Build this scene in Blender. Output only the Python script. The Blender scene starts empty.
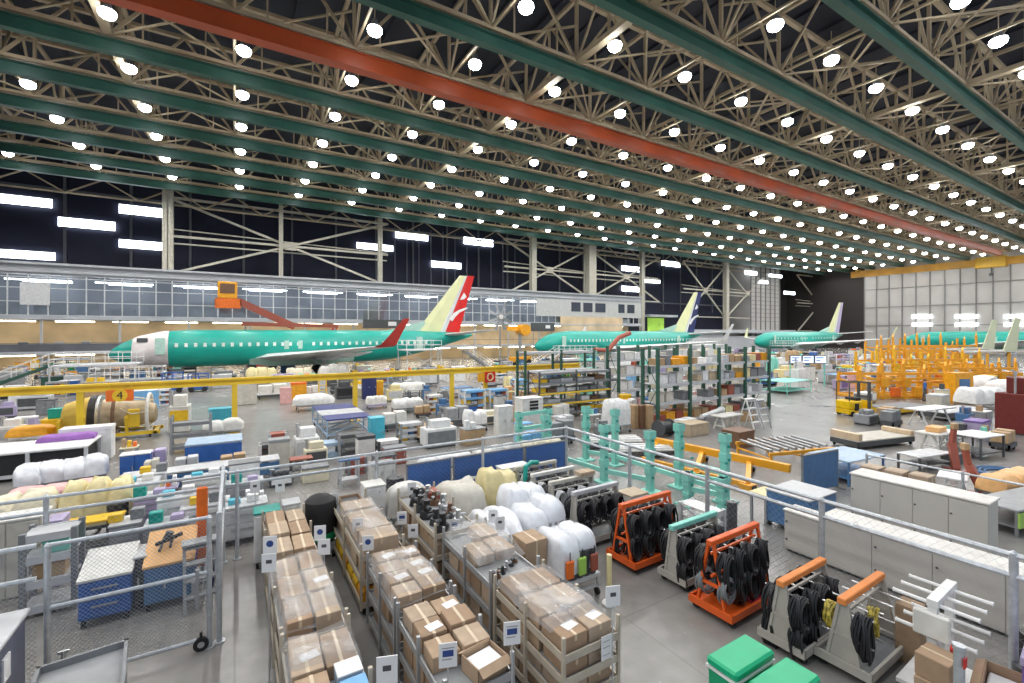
import bpy, math, random
from mathutils import Vector, Matrix
C = bpy.context.scene.collection
PI = math.pi
rnd = random.Random(7)
# ------------------------------------------------------------------ camera numbers
F = 458.0                       # focal length in pixels of a 1024 wide frame
HY = 333.0                      # row of the horizon
H = 5.2                         # eye height, the visitors' gallery
TH = math.radians(31.2)
S, K = math.sin(TH), math.cos(TH)

def fp(px, py, z=0.0):
    """ground position (at height z) that the photograph shows at px, py"""
    d = F*(H-z)/(py-HY); r = (px-512)/F*d
    return d*S+r*K, d*K-r*S

def onY(px, Y):
    k = (px-512)/F
    return Y*(S+K*k)/(K-S*k)

def zY(px, py, Y):
    X = onY(px, Y); d = X*S+Y*K
    return H-(py-HY)*d/F

def see(x, y, z):
    d = x*S+y*K
    if d < 1: return None
    return 512+F*(x*K-y*S)/d, HY+F*(H-z)/d

# ------------------------------------------------------------------ materials
MATS = {}
def mat(name, col, rough=.5, metal=0., var=.12, scale=4., bump=0., emit=None, estr=0., spec=.5, detail=3.):
    if name in MATS: return MATS[name]
    m = bpy.data.materials.new(name); m.use_nodes = True
    nt = m.node_tree; n = nt.nodes; l = nt.links
    b = n['Principled BSDF']
    b.inputs['Roughness'].default_value = rough
    b.inputs['Metallic'].default_value = metal
    b.inputs['Specular IOR Level'].default_value = spec
    if var > 0:
        tc = n.new('ShaderNodeTexCoord'); no = n.new('ShaderNodeTexNoise')
        no.inputs['Scale'].default_value = scale; no.inputs['Detail'].default_value = detail
        l.new(tc.outputs['Object'], no.inputs['Vector'])
        cr = n.new('ShaderNodeValToRGB')
        cr.color_ramp.elements[0].position = .3; cr.color_ramp.elements[1].position = .7
        cr.color_ramp.elements[0].color = tuple(max(0, c*(1-var)) for c in col)+(1,)
        cr.color_ramp.elements[1].color = tuple(min(1, c*(1+var)) for c in col)+(1,)
        l.new(no.outputs['Fac'], cr.inputs['Fac']); l.new(cr.outputs['Color'], b.inputs['Base Color'])
        if bump > 0:
            bu = n.new('ShaderNodeBump'); bu.inputs['Strength'].default_value = bump
            l.new(no.outputs['Fac'], bu.inputs['Height']); l.new(bu.outputs['Normal'], b.inputs['Normal'])
    else:
        b.inputs['Base Color'].default_value = tuple(col)+(1,)
    if emit:
        b.inputs['Emission Color'].default_value = tuple(emit)+(1,)
        b.inputs['Emission Strength'].default_value = estr
    MATS[name] = m
    return m

def glass(name, col, alpha):
    if name in MATS: return MATS[name]
    m = bpy.data.materials.new(name); m.use_nodes = True
    nt = m.node_tree; n = nt.nodes; l = nt.links
    for x in list(n): n.remove(x)
    o = n.new('ShaderNodeOutputMaterial'); mx = n.new('ShaderNodeMixShader')
    t = n.new('ShaderNodeBsdfTransparent'); g = n.new('ShaderNodeBsdfGlossy'); 
    t.inputs['Color'].default_value = tuple(col)+(1,)
    g.inputs['Roughness'].default_value = .12; g.inputs['Color'].default_value = (.75, .8, .85, 1)
    mx.inputs['Fac'].default_value = alpha
    l.new(t.outputs[0], mx.inputs[1]); l.new(g.outputs[0], mx.inputs[2]); l.new(mx.outputs[0], o.inputs['Surface'])
    MATS[name] = m
    return m

PAL = dict(
 white=(.78,.78,.77), offwhite=(.70,.69,.65), lightgrey=(.52,.53,.54), grey=(.30,.31,.32), midgrey=(.2,.21,.22), darkgrey=(.075,.08,.085),
 black=(.016,.016,.018), navy=(.022,.03,.12), blue=(.03,.12,.40), steelblue=(.07,.17,.34), skyblue=(.18,.42,.70), cyan=(.07,.45,.58),
 paleblue=(.36,.48,.62), teal=(.0,.30,.25), mint=(.22,.62,.52), green=(.0,.32,.13), darkgreen=(.03,.10,.07), lime=(.35,.60,.10),
 yellow=(.80,.50,.02), amber=(.80,.36,.015), paleyellow=(.74,.64,.34), cream=(.74,.68,.50), orange=(.80,.16,.015), peach=(.80,.45,.18),
 red=(.60,.03,.02), darkred=(.16,.025,.02), brick=(.32,.08,.05), pink=(.72,.40,.38), purple=(.20,.12,.36), lilac=(.42,.36,.54),
 brown=(.17,.09,.05), wood=(.45,.30,.16), paletan=(.62,.48,.32), beige=(.56,.53,.46), tan=(.50,.40,.27))
def col(c, rough=.5, metal=0., **k):
    return mat('%s_paint_%d_%d' % (c, int(rough*100), int(metal*100)), PAL[c], rough, metal, **k)
M_steel = mat('brushed_steel', (.55,.56,.57), .35, .85, .1, 12)
M_galv = mat('galvanised_steel', (.52,.55,.58), .4, .5, .15, 14)
M_rubber = mat('black_rubber', (.02,.02,.02), .8)
M_card = [mat('cardboard_%d' % i, c, .85, 0, .1, 6, .05) for i, c in enumerate([(.37,.25,.16),(.41,.29,.19),(.32,.22,.14),(.43,.33,.24),(.46,.35,.25)])]
M_tape = mat('packing_tape', (.62,.50,.34), .3)
M_paper = mat('white_paper', (.80,.80,.80), .7, 0, .03)
M_ink = mat('dark_blue_print', (.03,.07,.25), .6)
M_film = mat('plastic_film', (.74,.76,.80), .22, 0, .12, 5, .25)
M_cable = mat('black_cable', (.014,.014,.017), .45, 0, .3, 30)
M_wire = mat('fence_wire', (.50,.53,.57), .45, .4, .1)

# ------------------------------------------------------------------ mesh builder
def V(*a): return Vector(a)

class MB:
    def __init__(s): s.v = []; s.f = []; s.sm = False
    def add(s, vs, fs):
        o = len(s.v); s.v += [tuple(x) for x in vs]; s.f += [tuple(o+i for i in q) for q in fs]; return s
    def box(s, c, d, rz=0., bev=0., M=None):
        x, y, z = d[0]/2, d[1]/2, d[2]/2
        if bev <= 0 or bev >= min(x, y, z):
            vs = [V(a*x, b*y, e*z) for e in (-1, 1) for b in (-1, 1) for a in (-1, 1)]
            fs = [(0,2,3,1),(4,5,7,6),(0,1,5,4),(2,6,7,3),(0,4,6,2),(1,3,7,5)]
        else:
            e = bev; vs = []; idx = {}
            for sx in (-1, 1):
                for sy in (-1, 1):
                    for sz in (-1, 1):
                        for ax in range(3):
                            p = [sx*(x-e), sy*(y-e), sz*(z-e)]; p[ax] = (sx*x, sy*y, sz*z)[ax]
                            idx[sx, sy, sz, ax] = len(vs); vs.append(V(*p))
            fs = []
            for ax in range(3):
                o1, o2 = (ax+1) % 3, (ax+2) % 3
                for sg in (-1, 1):
                    q = []
                    for a, b in ((-1,-1),(1,-1),(1,1),(-1,1)):
                        k = [0,0,0]; k[ax] = sg; k[o1] = a; k[o2] = b; q.append(idx[k[0],k[1],k[2],ax])
                    fs.append(tuple(q if sg > 0 else q[::-1]))
                for a in (-1, 1):
                    for b in (-1, 1):
                        k1 = [0,0,0]; k1[ax] = -1; k1[o1] = a; k1[o2] = b
                        k2 = list(k1); k2[ax] = 1
                        q = [idx[k1[0],k1[1],k1[2],o1], idx[k2[0],k2[1],k2[2],o1], idx[k2[0],k2[1],k2[2],o2], idx[k1[0],k1[1],k1[2],o2]]
                        fs.append(tuple(q if a*b < 0 else q[::-1]))
            for sx in (-1, 1):
                for sy in (-1, 1):
                    for sz in (-1, 1):
                        q = [idx[sx,sy,sz,0], idx[sx,sy,sz,1], idx[sx,sy,sz,2]]
                        fs.append(tuple(q if sx*sy*sz > 0 else q[::-1]))
        if rz:
            R = Matrix.Rotation(rz, 3, 'Z'); vs = [R @ v for v in vs]
        if M is not None: vs = [M @ v for v in vs]
        c = Vector(c)
        return s.add([v+c for v in vs], fs)
    def bb(s, x0, x1, y0, y1, z0, z1, bev=0.):
        return s.box(((x0+x1)/2, (y0+y1)/2, (z0+z1)/2), (abs(x1-x0), abs(y1-y0), abs(z1-z0)), 0, bev)
    def bar(s, p, q, w, h=None):
        h = h or w; p = Vector(p); q = Vector(q); d = (q-p)
        if d.length < 1e-6: return s
        d.normalize(); up = V(0,0,1) if abs(d.z) < .95 else V(0,1,0)
        a = d.cross(up).normalized(); b = a.cross(d).normalized()
        vs = []
        for e in (p, q):
            for i, j in ((-1,-1),(1,-1),(1,1),(-1,1)): vs.append(e+a*i*w/2+b*j*h/2)
        return s.add(vs, [(0,1,2,3),(7,6,5,4),(0,4,5,1),(1,5,6,2),(2,6,7,3),(3,7,4,0)])
    def cyl(s, p, q, r, r2=None, n=12, cap=True):
        s.sm = True
        r2 = r if r2 is None else r2; p = Vector(p); q = Vector(q); d = (q-p).normalized()
        up = V(0,0,1) if abs(d.z) < .95 else V(1,0,0)
        a = d.cross(up).normalized(); b = d.cross(a).normalized()
        vs = [p+(a*math.cos(t)+b*math.sin(t))*r for t in [2*PI*i/n for i in range(n)]]
        vs += [q+(a*math.cos(t)+b*math.sin(t))*r2 for t in [2*PI*i/n for i in range(n)]]
        fs = [(i, (i+1) % n, n+(i+1) % n, n+i) for i in range(n)]
        if cap: fs += [tuple(range(n))[::-1], tuple(range(n, 2*n))]
        return s.add(vs, fs)
    def tube(s, pts, r, n=6, closed=False):
        s.sm = True
        P = [Vector(p) for p in pts]; m = len(P); vs = []; fs = []; prev = None
        for i in range(m):
            if closed: t = P[(i+1) % m]-P[i-1]
            else: t = P[min(i+1, m-1)]-P[max(i-1, 0)]
            t.normalize()
            if prev is None:
                up = V(0,0,1) if abs(t.z) < .9 else V(1,0,0); a = t.cross(up).normalized()
            else:
                a = (prev-t*prev.dot(t)); a = a.normalized() if a.length > 1e-5 else t.orthogonal().normalized()
            prev = a; b = t.cross(a)
            vs += [P[i]+(a*math.cos(2*PI*k/n)+b*math.sin(2*PI*k/n))*r for k in range(n)]
        for i in range(m if closed else m-1):
            j = (i+1) % m
            fs += [(i*n+k, i*n+(k+1) % n, j*n+(k+1) % n, j*n+k) for k in range(n)]
        if not closed: fs += [tuple(range(n))[::-1], tuple((m-1)*n+k for k in range(n))]
        return s.add(vs, fs)
    def lathe(s, prof, c=(0,0,0), n=24, axis='z', cap=True):
        s.sm = True; c = Vector(c); vs = []; fs = []; m = len(prof)
        for r, z in prof:
            for k in range(n):
                t = 2*PI*k/n; u, w = r*math.cos(t), r*math.sin(t)
                p = V(u, w, z) if axis == 'z' else (V(z, u, w) if axis == 'x' else V(w, z, u))
                vs.append(c+p)
        for i in range(m-1):
            fs += [(i*n+k, i*n+(k+1) % n, (i+1)*n+(k+1) % n, (i+1)*n+k) for k in range(n)]
        if cap: fs += [tuple(range(n))[::-1], tuple((m-1)*n+k for k in range(n))]
        return s.add(vs, fs)
    def prism(s, poly, h0, h1, plane='xy'):
        n = len(poly); f = {'xy': lambda a, b, h: V(a, b, h), 'xz': lambda a, b, h: V(a, h, b), 'yz': lambda a, b, h: V(h, a, b)}[plane]
        vs = [f(a, b, h0) for a, b in poly]+[f(a, b, h1) for a, b in poly]
        fs = [tuple(range(n))[::-1], tuple(range(n, 2*n))]+[(i, (i+1) % n, n+(i+1) % n, n+i) for i in range(n)]
        return s.add(vs, fs)
    def loft(s, rings, cap=True, smooth=True):
        s.sm = s.sm or smooth; n = len(rings[0]); vs = [p for r in rings for p in r]; fs = []
        for i in range(len(rings)-1):
            fs += [(i*n+k, i*n+(k+1) % n, (i+1)*n+(k+1) % n, (i+1)*n+k) for k in range(n)]
        if cap: fs += [tuple(range(n))[::-1], tuple((len(rings)-1)*n+k for k in range(n))]
        return s.add(vs, fs)
    def blob(s, c, d, seed=1, pw=.45, lump=.07, nu=22, nv=9):
        """a draped lump: flat underneath, rounded on top, with folds"""
        s.sm = True; R = random.Random(seed); ph = [R.uniform(0, 6.3) for _ in range(8)]; vs = []; fs = []
        sp = lambda v: math.copysign(abs(v)**pw, v)
        for j in range(nv+1):
            b = (PI/2)*j/nv
            for i in range(nu):
                a = 2*PI*i/nu
                w = 1+lump*(math.sin(3*a+ph[0])*.6+math.sin(7*a+ph[1]+2*b)*.5+math.sin(5*b+ph[2]+a)*.6)
                hz = 1+lump*1.6*(math.sin(2*a+ph[3]+3*b)+math.sin(4*a+ph[4]))*math.cos(b)
                cb = abs(math.cos(b))**pw
                vs.append(V(c[0]+d[0]/2*sp(math.cos(a))*cb*w, c[1]+d[1]/2*sp(math.sin(a))*cb*w, c[2]+d[2]*(math.sin(b)**.75)*hz if j else c[2]))
        for j in range(nv):
            fs += [(j*nu+i, j*nu+(i+1) % nu, (j+1)*nu+(i+1) % nu, (j+1)*nu+i) for i in range(nu)]
        fs += [tuple(range(nu))[::-1], tuple(nv*nu+i for i in range(nu))]
        return s.add(vs, fs)
    def mesh(s, name, m):
        me = bpy.data.meshes.new(name); me.from_pydata(s.v, [], s.f); me.update()
        if s.sm:
            me.polygons.foreach_set('use_smooth', [True]*len(me.polygons))
            me.set_sharp_from_angle(angle=math.radians(38))
        me.materials.append(m)
        return me
    def build(s, name, m, parent=None, loc=None, rz=0.):
        o = bpy.data.objects.new(name, s.mesh(name, m)); C.objects.link(o)
        if parent is not None: o.parent = parent
        if loc is not None: o.location = loc if len(loc) == 3 else (loc[0], loc[1], 0)
        if rz: o.rotation_euler.z = rz
        return o

def tag(o, label=None, cat=None, group=None, kind=None):
    if label: o['label'] = label
    if cat: o['category'] = cat
    if group: o['group'] = group
    if kind: o['kind'] = kind
    return o
def thing(name, label, cat, loc=(0,0,0), rz=0., group=None):
    o = bpy.data.objects.new(name, None); C.objects.link(o); o.empty_display_size = .2
    o.location = loc if len(loc) == 3 else (loc[0], loc[1], 0); o.rotation_euler = (0, 0, rz)
    return tag(o, label, cat, group)
def struct(name, mb, m):
    return tag(mb.build(name, m), kind='structure')
def kids(o): return [x for x in KIDS.get(o.name, [])]
KIDS = {}
def dup(o, loc=None, rz=None, label=None, group=None, parent=None):
    c = o.copy(); C.objects.link(c)
    if parent is not None: c.parent = parent
    if loc is not None: c.location = loc
    if rz is not None: c.rotation_euler.z = rz
    if label: c['label'] = label
    if group: c['group'] = group
    for ch in o.children: dup(ch, parent=c)
    return c
# ------------------------------------------------------------------ camera, world, lamps' light
sc = bpy.context.scene
cd = bpy.data.cameras.new('camera'); cam = bpy.data.objects.new('camera', cd); C.objects.link(cam)
cd.sensor_width = 36; cd.lens = 36*F/1024; cd.shift_y = -(341.5-HY)/1024; cd.clip_end = 600; cd.clip_start = .1
cam.location = (0, 0, H); cam.rotation_euler = (PI/2, 0, -TH); sc.camera = cam
w = bpy.data.worlds.new('soft_fill_world'); sc.world = w; w.use_nodes = True
w.node_tree.nodes['Background'].inputs[0].default_value = (.80, .88, 1, 1)
w.node_tree.nodes['Background'].inputs[1].default_value = .7  # added soft fill, enters where the hall's sides are left unwalled
sc.view_settings.view_transform = 'Standard'; sc.view_settings.look = 'None'
sc.view_settings.exposure = 0.0; sc.view_settings.gamma = 1.0
sc.cycles.max_bounces = 6; sc.cycles.diffuse_bounces = 3; sc.cycles.glossy_bounces = 3; sc.cycles.transparent_max_bounces = 12
sc.cycles.use_denoising = True; sc.cycles.sample_clamp_indirect = 6; sc.cycles.caustics_reflective = False; sc.cycles.caustics_refractive = False

# ------------------------------------------------------------------ floor: sealed concrete with joints and scuffs
XA, XE, YB = -46., 182., 96.
def floor_mat():
    m = bpy.data.materials.new('sealed_concrete'); m.use_nodes = True; nt = m.node_tree; n = nt.nodes; l = nt.links
    b = n['Principled BSDF']; tc = n.new('ShaderNodeTexCoord')
    n1 = n.new('ShaderNodeTexNoise'); n1.inputs['Scale'].default_value = .35; n1.inputs['Detail'].default_value = 6; n1.inputs['Roughness'].default_value = .65
    n2 = n.new('ShaderNodeTexNoise'); n2.inputs['Scale'].default_value = 3.; n2.inputs['Detail'].default_value = 5
    l.new(tc.outputs['Object'], n1.inputs['Vector']); l.new(tc.outputs['Object'], n2.inputs['Vector'])
    r1 = n.new('ShaderNodeValToRGB'); r1.color_ramp.elements[0].position = .32; r1.color_ramp.elements[1].position = .68
    r1.color_ramp.elements[0].color = (.245,.235,.22,1); r1.color_ramp.elements[1].color = (.345,.333,.315,1)
    l.new(n1.outputs['Fac'], r1.inputs['Fac'])
    mx = n.new('ShaderNodeMix'); mx.data_type = 'RGBA'; mx.blend_type = 'MULTIPLY'; mx.inputs[0].default_value = .35
    l.new(r1.outputs['Color'], mx.inputs[6]); l.new(n2.outputs['Fac'], mx.inputs[7])
    br = n.new('ShaderNodeTexBrick'); br.offset = 0; br.inputs['Scale'].default_value = 1
    br.inputs['Brick Width'].default_value = 6.1; br.inputs['Row Height'].default_value = 6.1; br.inputs['Mortar Size'].default_value = .015
    br.inputs['Color1'].default_value = (1,1,1,1); br.inputs['Color2'].default_value = (.92,.92,.92,1); br.inputs['Mortar'].default_value = (.8,.8,.8,1)
    l.new(tc.outputs['Object'], br.inputs['Vector'])
    m2 = n.new('ShaderNodeMix'); m2.data_type = 'RGBA'; m2.blend_type = 'MULTIPLY'; m2.inputs[0].default_value = 1
    l.new(mx.outputs[2], m2.inputs[6]); l.new(br.outputs['Color'], m2.inputs[7]); l.new(m2.outputs[2], b.inputs['Base Color'])
    rr = n.new('ShaderNodeMapRange'); rr.inputs['To Min'].default_value = .21; rr.inputs['To Max'].default_value = .31
    l.new(n1.outputs['Fac'], rr.inputs['Value']); l.new(rr.outputs['Result'], b.inputs['Roughness'])
    return m
fl = MB(); fl.add([(XA,-14,0),(XE,-14,0),(XE,YB,0),(XA,YB,0)], [(0,1,2,3)])
struct('floor', fl, floor_mat())

# ------------------------------------------------------------------ roof
ZG = 26.0                                   # underside of the green girders
ROWS = [82.6-7.6*i for i in range(10)]      # 82.6 ... 14.2
NX = [8.*i for i in range(-5, 24)]
M_deck = mat('dark_roof_deck', (.022,.023,.034), .8, 0, .2, .3)
M_truss = mat('tan_truss_paint', (.47,.37,.24), .55, 0, .15, .6)
M_gird = mat('green_girder_paint', (.035,.115,.085), .4, 0, .2, .4)
M_red = mat('rust_orange_girder_paint', (.46,.08,.024), .38, 0, .15, .3)
rf = MB(); rf.bb(XA, XE, 4, YB, 34, 34.3)
for i in range(60):
    x = XA+i*3.9
    rf.bb(x-.1, x+.1, 4, YB, 33.7, 34)
struct('ceiling', rf, M_deck)

ZB, ZT = 27.35, 32.6
for iy, y in enumerate(ROWS):
    t = MB()
    t.bb(XA, XE, y-.30, y-.14, ZB-.12, ZB+.16); t.bb(XA, XE, y+.14, y+.30, ZB-.12, ZB+.16)
    t.bb(XA, XE, y-.2, y+.2, ZT-.15, ZT+.15)
    for j, x in enumerate(NX):
        t.bar((x, y, ZB), (x, y, ZT), .24)
        for dx in (4., -4.):
            t.bar((x, y, ZB), (x+dx, y, ZT), .2)
            t.bar((x+dx/2, y, (ZB+ZT)/2), (x+dx/2, y, ZB), .12)
        t.bar((x-.9, y, ZG+1.02), (x-.9, y, ZB), .16); t.bar((x+.9, y, ZG+1.02), (x+.9, y, ZB), .16)
    struct('roof_beam', t, M_truss)
for j, x in enumerate(NX):                   # cross frames that tie the rows together, one heavy one in every four bays
    t = MB(); heavy = (round(x/8) % 4 == 3)
    wd = .62 if heavy else .17
    t.bar((x, 8, ZB+.1), (x, 84, ZB+.1), wd, .4 if heavy else .17)
    t.bar((x, 8, ZT), (x, 84, ZT), .3)
    for y in ROWS:
        for dy in (3.8, -3.8):
            t.bar((x, y, ZB), (x, y+dy, ZT), .17)
        if heavy:
            t.bar((x, y-3.8, ZB), (x, y-3.8, ZT), .16)
        if round(x/8) % 2:
            t.bar((x, y, ZB), (x+8, y-7.6, ZB+.2), .13); t.bar((x+8, y, ZB+.2), (x, y-7.6, ZB), .13)
        else:
            t.bar((x, y, ZT-2.2), (x+8, y-7.6, ZT-2.2), .14)
    struct('cross_frame_beam', t, M_truss)

ordn = ['first','second','third','fourth','fifth','sixth','seventh','eighth','ninth','tenth']
ROW_OR = 6                                   # the row at Y = 37 is the rust orange one
for i, y in enumerate(ROWS):
    zz = ZG if i != ROW_OR else ZG-.25
    g = MB(); hh, wv = (1.0, .62) if i != ROW_OR else (1.25, .95)
    XA_, XE_ = XA+.4, (XE-.6 if i != ROW_OR else 174)
    g.bb(XA_, XE_, y-wv/2, y+wv/2, zz, zz+.09); g.bb(XA_, XE_, y-wv/2, y+wv/2, zz+hh-.09, zz+hh)
    if i == ROW_OR: g.bb(XA_, XE_, y-.36, y+.36, zz+.09, zz+hh-.09)
    else:
        g.bb(XA_, XE_, y-.05, y+.05, zz+.09, zz+hh-.09)
    if i == ROW_OR:
        o = g.build('crane_rail_girder', M_red); tag(o, 'long rust orange steel box girder running the length of the roof', 'girder')
    else:
        o = g.build('crane_rail_girder', M_gird)
        n = i-ROW_OR
        tag(o, 'long dark green roof girder, %s on the %s side of the orange girder' % (ordn[abs(n)-1], 'back wall' if n < 0 else 'gallery'), 'girder', 'crane girders under the roof')

# ------------------------------------------------------------------ high bay lamps
M_lens = mat('lamp_lens_with_glow', (1,1,1), .4, 0, 0, emit=(.90,.95,1.), estr=26.)
M_lens.cycles.emission_sampling = 'NONE'
M_shade = mat('lamp_housing_aluminium', (.5,.52,.55), .3, .7, .1)
LP = bpy.data.lights.new('high_bay_light', 'SPOT'); LP.energy = 1040; LP.spot_size = math.radians(158); LP.spot_blend = .5; LP.shadow_soft_size = .3; LP.color = (1., .975, .94)
ZL = 27.0
lamp0 = None
lrows = [82.6-3.8-7.6*i for i in range(11)]
for i, y in enumerate(lrows):
    for j, x in enumerate(NX):
        xx = x+.6
        lo = None
        p = see(xx, y, ZL)
        vis = p is not None and -14 < p[0] < 1038 and -14 < p[1]
        if vis:
            n = sum(1 for Y in ROWS if Y > y)            # how many girders lie beyond
            k = n-ROW_OR
            lab = 'lit high bay lamp, %s lamp row on the %s side of the orange girder' % ((ordn[k-1], 'gallery') if k > 0 else (ordn[-k], 'back wall'))
            grp = 'high bay lamps, row %s from the back wall' % ordn[min(i, 9)]
            if lamp0 is None:
                lamp0 = thing('high_bay_lamp', lab, 'ceiling lamp', (xx, y, ZL), 0, grp)
                a = MB(); a.lathe([(.12,.75),(.2,.55),(.26,.4),(.44,.06),(.46,0)], n=14, cap=False); a.build('lamp_shade', M_shade, lamp0)
                a = MB(); a.lathe([(.0,.03),(.5,.03),(.53,-.1),(.46,-.3),(.28,-.44),(.0,-.5)], n=14, cap=False); a.build('lens', M_lens, lamp0)  # lens swollen past its housing so the shape carries the lamp's glow
                a = MB(); a.cyl((0,0,.75), (0,0,2.2), .035, n=6); a.build('hanger', M_truss, lamp0)
                lo = lamp0
            else:
                lo = dup(lamp0, (xx, y, ZL), 0, lab, grp)
        if i < 11 or p is None or True:
            L = bpy.data.objects.new('high_bay_light', LP); C.objects.link(L); L.location = (xx, y, ZL-.85)

# ------------------------------------------------------------------ walls
M_wall = mat('navy_black_cladding', (.011,.014,.036), .7, 0, .2, .2)
M_rib = mat('grey_wall_rib', (.12,.13,.15), .6)
wb = MB(); wb.bb(XA, 143, YB, YB+.3, 0, 34)
struct('wall_back', wb, M_wall)
wb = MB()
x = XA
while x < 143:
    wb.bb(x-.18, x+.18, YB-.35, YB, 12, 33.8); x += 7.9
for z in (14.2, 27.0): wb.bb(XA, 143, YB-.2, YB, z, z+.35)
struct('trim_wall_back', wb, M_rib)
wl = MB(); wl.bb(XA-.3, XA, 30, YB, 0, 34); struct('wall_left', wl, M_wall)
# pale section of the back wall, then the dark braced bay, then the pale end wall
M_pale = mat('pale_grey_cladding', (.50,.485,.46), .6, 0, .08, .25)
M_pale2 = mat('pale_panel_joint', (.24,.235,.23), .7)
wb = MB(); wb.bb(143, 160, YB-9, YB+.3, 0, 34); struct('wall_back_pale', wb, M_pale)
wb = MB()
for i in range(14): wb.bb(143, 160, YB-9.2, YB-9, 9+i*1.35, 9.14+i*1.35)
for i in range(7): wb.bb(143+i*2.8, 143.25+i*2.8, YB-9.3, YB-9, 0, 33)
struct('trim_wall_back_pale', wb, M_pale2)
wb = MB(); wb.bb(160, XE, YB, YB+.3, 0, 34); wb.bb(XE, XE+.3, 70.6, YB, 0, 34); struct('wall_back_bay', wb, mat('dark_brown_bay', (.035,.03,.028), .8))
we = MB(); we.bb(XE, XE+.3, -14, 70.6, 0, 34); struct('wall_end', we, M_pale)
we = MB()
y = 70.6
while y > -12:
    we.bb(XE-.35, XE, y-.12, y+.12, 0, 26); y -= 3.4
for z in (7.5, 13.5, 19.5): we.bb(XE-.2, XE, -14, 70.6, z, z+.22)
struct('trim_wall_end', we, M_pale2)
# lit window strips
M_strip = mat('daylight_window', (1,1,1), .4, 0, 0, emit=(.86,.92,1.), estr=7.)
M_strip.cycles.emission_sampling = 'NONE'
nwin = 0
def strip(px0, px1, py, hpx, Y=YB-.45):
    global nwin
    nwin += 1
    a, b = onY(px0, Y), onY(px1, Y); z = zY((px0+px1)/2, py, Y); d = ((a+b)/2*S+Y*K); h = hpx*d/F
    m = MB(); m.bb(a, b, Y, Y+.1, z-h/2, z+h/2)
    struct('window_%d' % nwin, m, M_strip)
    m = MB()
    m.bb(a-.15, b+.15, Y-.05, Y+.12, z+h/2, z+h/2+.15); m.bb(a-.15, b+.15, Y-.05, Y+.12, z-h/2-.15, z-h/2)
    struct('window_frame_%d' % nwin, m, M_rib)
for q in [(0,52,201,9),(-60,-8,192,9),(0,55,255,8),(58,115,224,9),(119,164,211,9),(119,164,245,8),(357,393,247,6),(395,428,236,7),(431,461,265,6),(464,493,242,7),
          (622,641,269,5),(662,680,264,5),(645,660,281,4),(622,640,289,5)]: strip(*q)
for q in [(745,757,273,4),(760,768,282,3),(770,782,276,3),(784,795,293,3)]: strip(*q, Y=YB-9.5)
def endstrip(px0, px1, py, hpx):
    global nwin
    nwin += 1
    X = XE-.4
    def yy(px): k = (px-512)/F; return X*(K-S*k)/(S+K*k)
    a, b = yy(px0), yy(px1); d = X*S+(a+b)/2*K; z = H-(py-HY)*d/F; h = hpx*d/F
    m = MB(); m.bb(X, X+.1, a, b, z-h/2, z+h/2); struct('window_%d' % nwin, m, M_strip)
for px0, px1 in ((912,921),(922,932),(955,966),(967,978),(1004,1013),(1015,1026)):
    endstrip(px0, px1, 316.5, 3.4); endstrip(px0, px1, 324.5, 3.2)

# columns and X bracing in front of the dark wall
M_col = mat('cream_column_paint', (.56,.53,.44), .5)
def column(x, y, w, z0=13.6):
    m = MB(); m.bb(x-w/2, x+w/2, y-w/2, y-w/2+.08, z0, 27.2); m.bb(x-w/2, x+w/2, y+w/2-.08, y+w/2, z0, 27.2); m.bb(x-.05, x+.05, y-w/2, y+w/2, z0, 27.2)
    m.bb(x-w*.35, x+w*.35, y-w*.35, y+w*.35, z0, 27.2)
    struct('column', m, M_col)
for px, wd in ((168,1.3),(281,.6),(380,.75),(533,1.2),(590,2.2)): column(onY(px, 86), 86, wd)
column(onY(642, 86), 86, 1.0, 0)
for px in (726, 840): column(onY(px, 86), 86, 1.3, 0)
def brace(px0, px1, Y, z0, z1, n=1, wd=.34):
    a, b = onY(px0, Y), onY(px1, Y); zc = (z0+z1)/2; xc = (a+b)/2
    m = MB(); m.bar((a, Y, z0), (b, Y, z1), wd); m.bar((a, Y+.4, z1), (b, Y+.4, z0), wd)
    m.bar((a, Y+.2, zc), (b, Y+.2, zc), wd); m.bar((a, Y+.9, zc-1), (b, Y+.9, zc-1), wd*.6); m.bar((a, Y+.9, zc+1.2), (b, Y+.9, zc+.4), wd*.5)
    m.bar((a, Y+.2, z1), (b, Y+.2, z1), wd); m.bar((a, Y+.2, z0), (b, Y+.2, z0), wd*.8)
    m.bb(xc-.9, xc+.9, Y-.05, Y+.1, zc-.7, zc+.7)
    struct('bracing_beam', m, M_col)
brace(168, 388, 87, 14.2, 26)
brace(505, 590, 87, 13.8, 26); brace(590, 660, 87, 13.8, 26)
brace(684, 726, 87, 10, 26); brace(726, 768, 87, 10, 26); brace(798, 840, 86.8, 6, 26); brace(840, 870, 86.8, 6, 26)
m = MB()
for px in list(range(395, 520, 12)):
    x = onY(px, 92); m.bar((x, 92, 14), (x, 92, 27), .12)
struct('hanger_beam', m, M_rib)
# lattice of thin members right under the roof along the back wall
m = MB()
for i in range(-5, 18):
    x = 8.*i
    m.bar((x, 86, 27), (x+4, 86, 24.6), .18); m.bar((x+4, 86, 24.6), (x+8, 86, 27), .18); m.bar((x, 86, 24.6), (x+8, 86, 24.6), .2)
struct('eaves_beam', m, M_truss)
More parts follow.
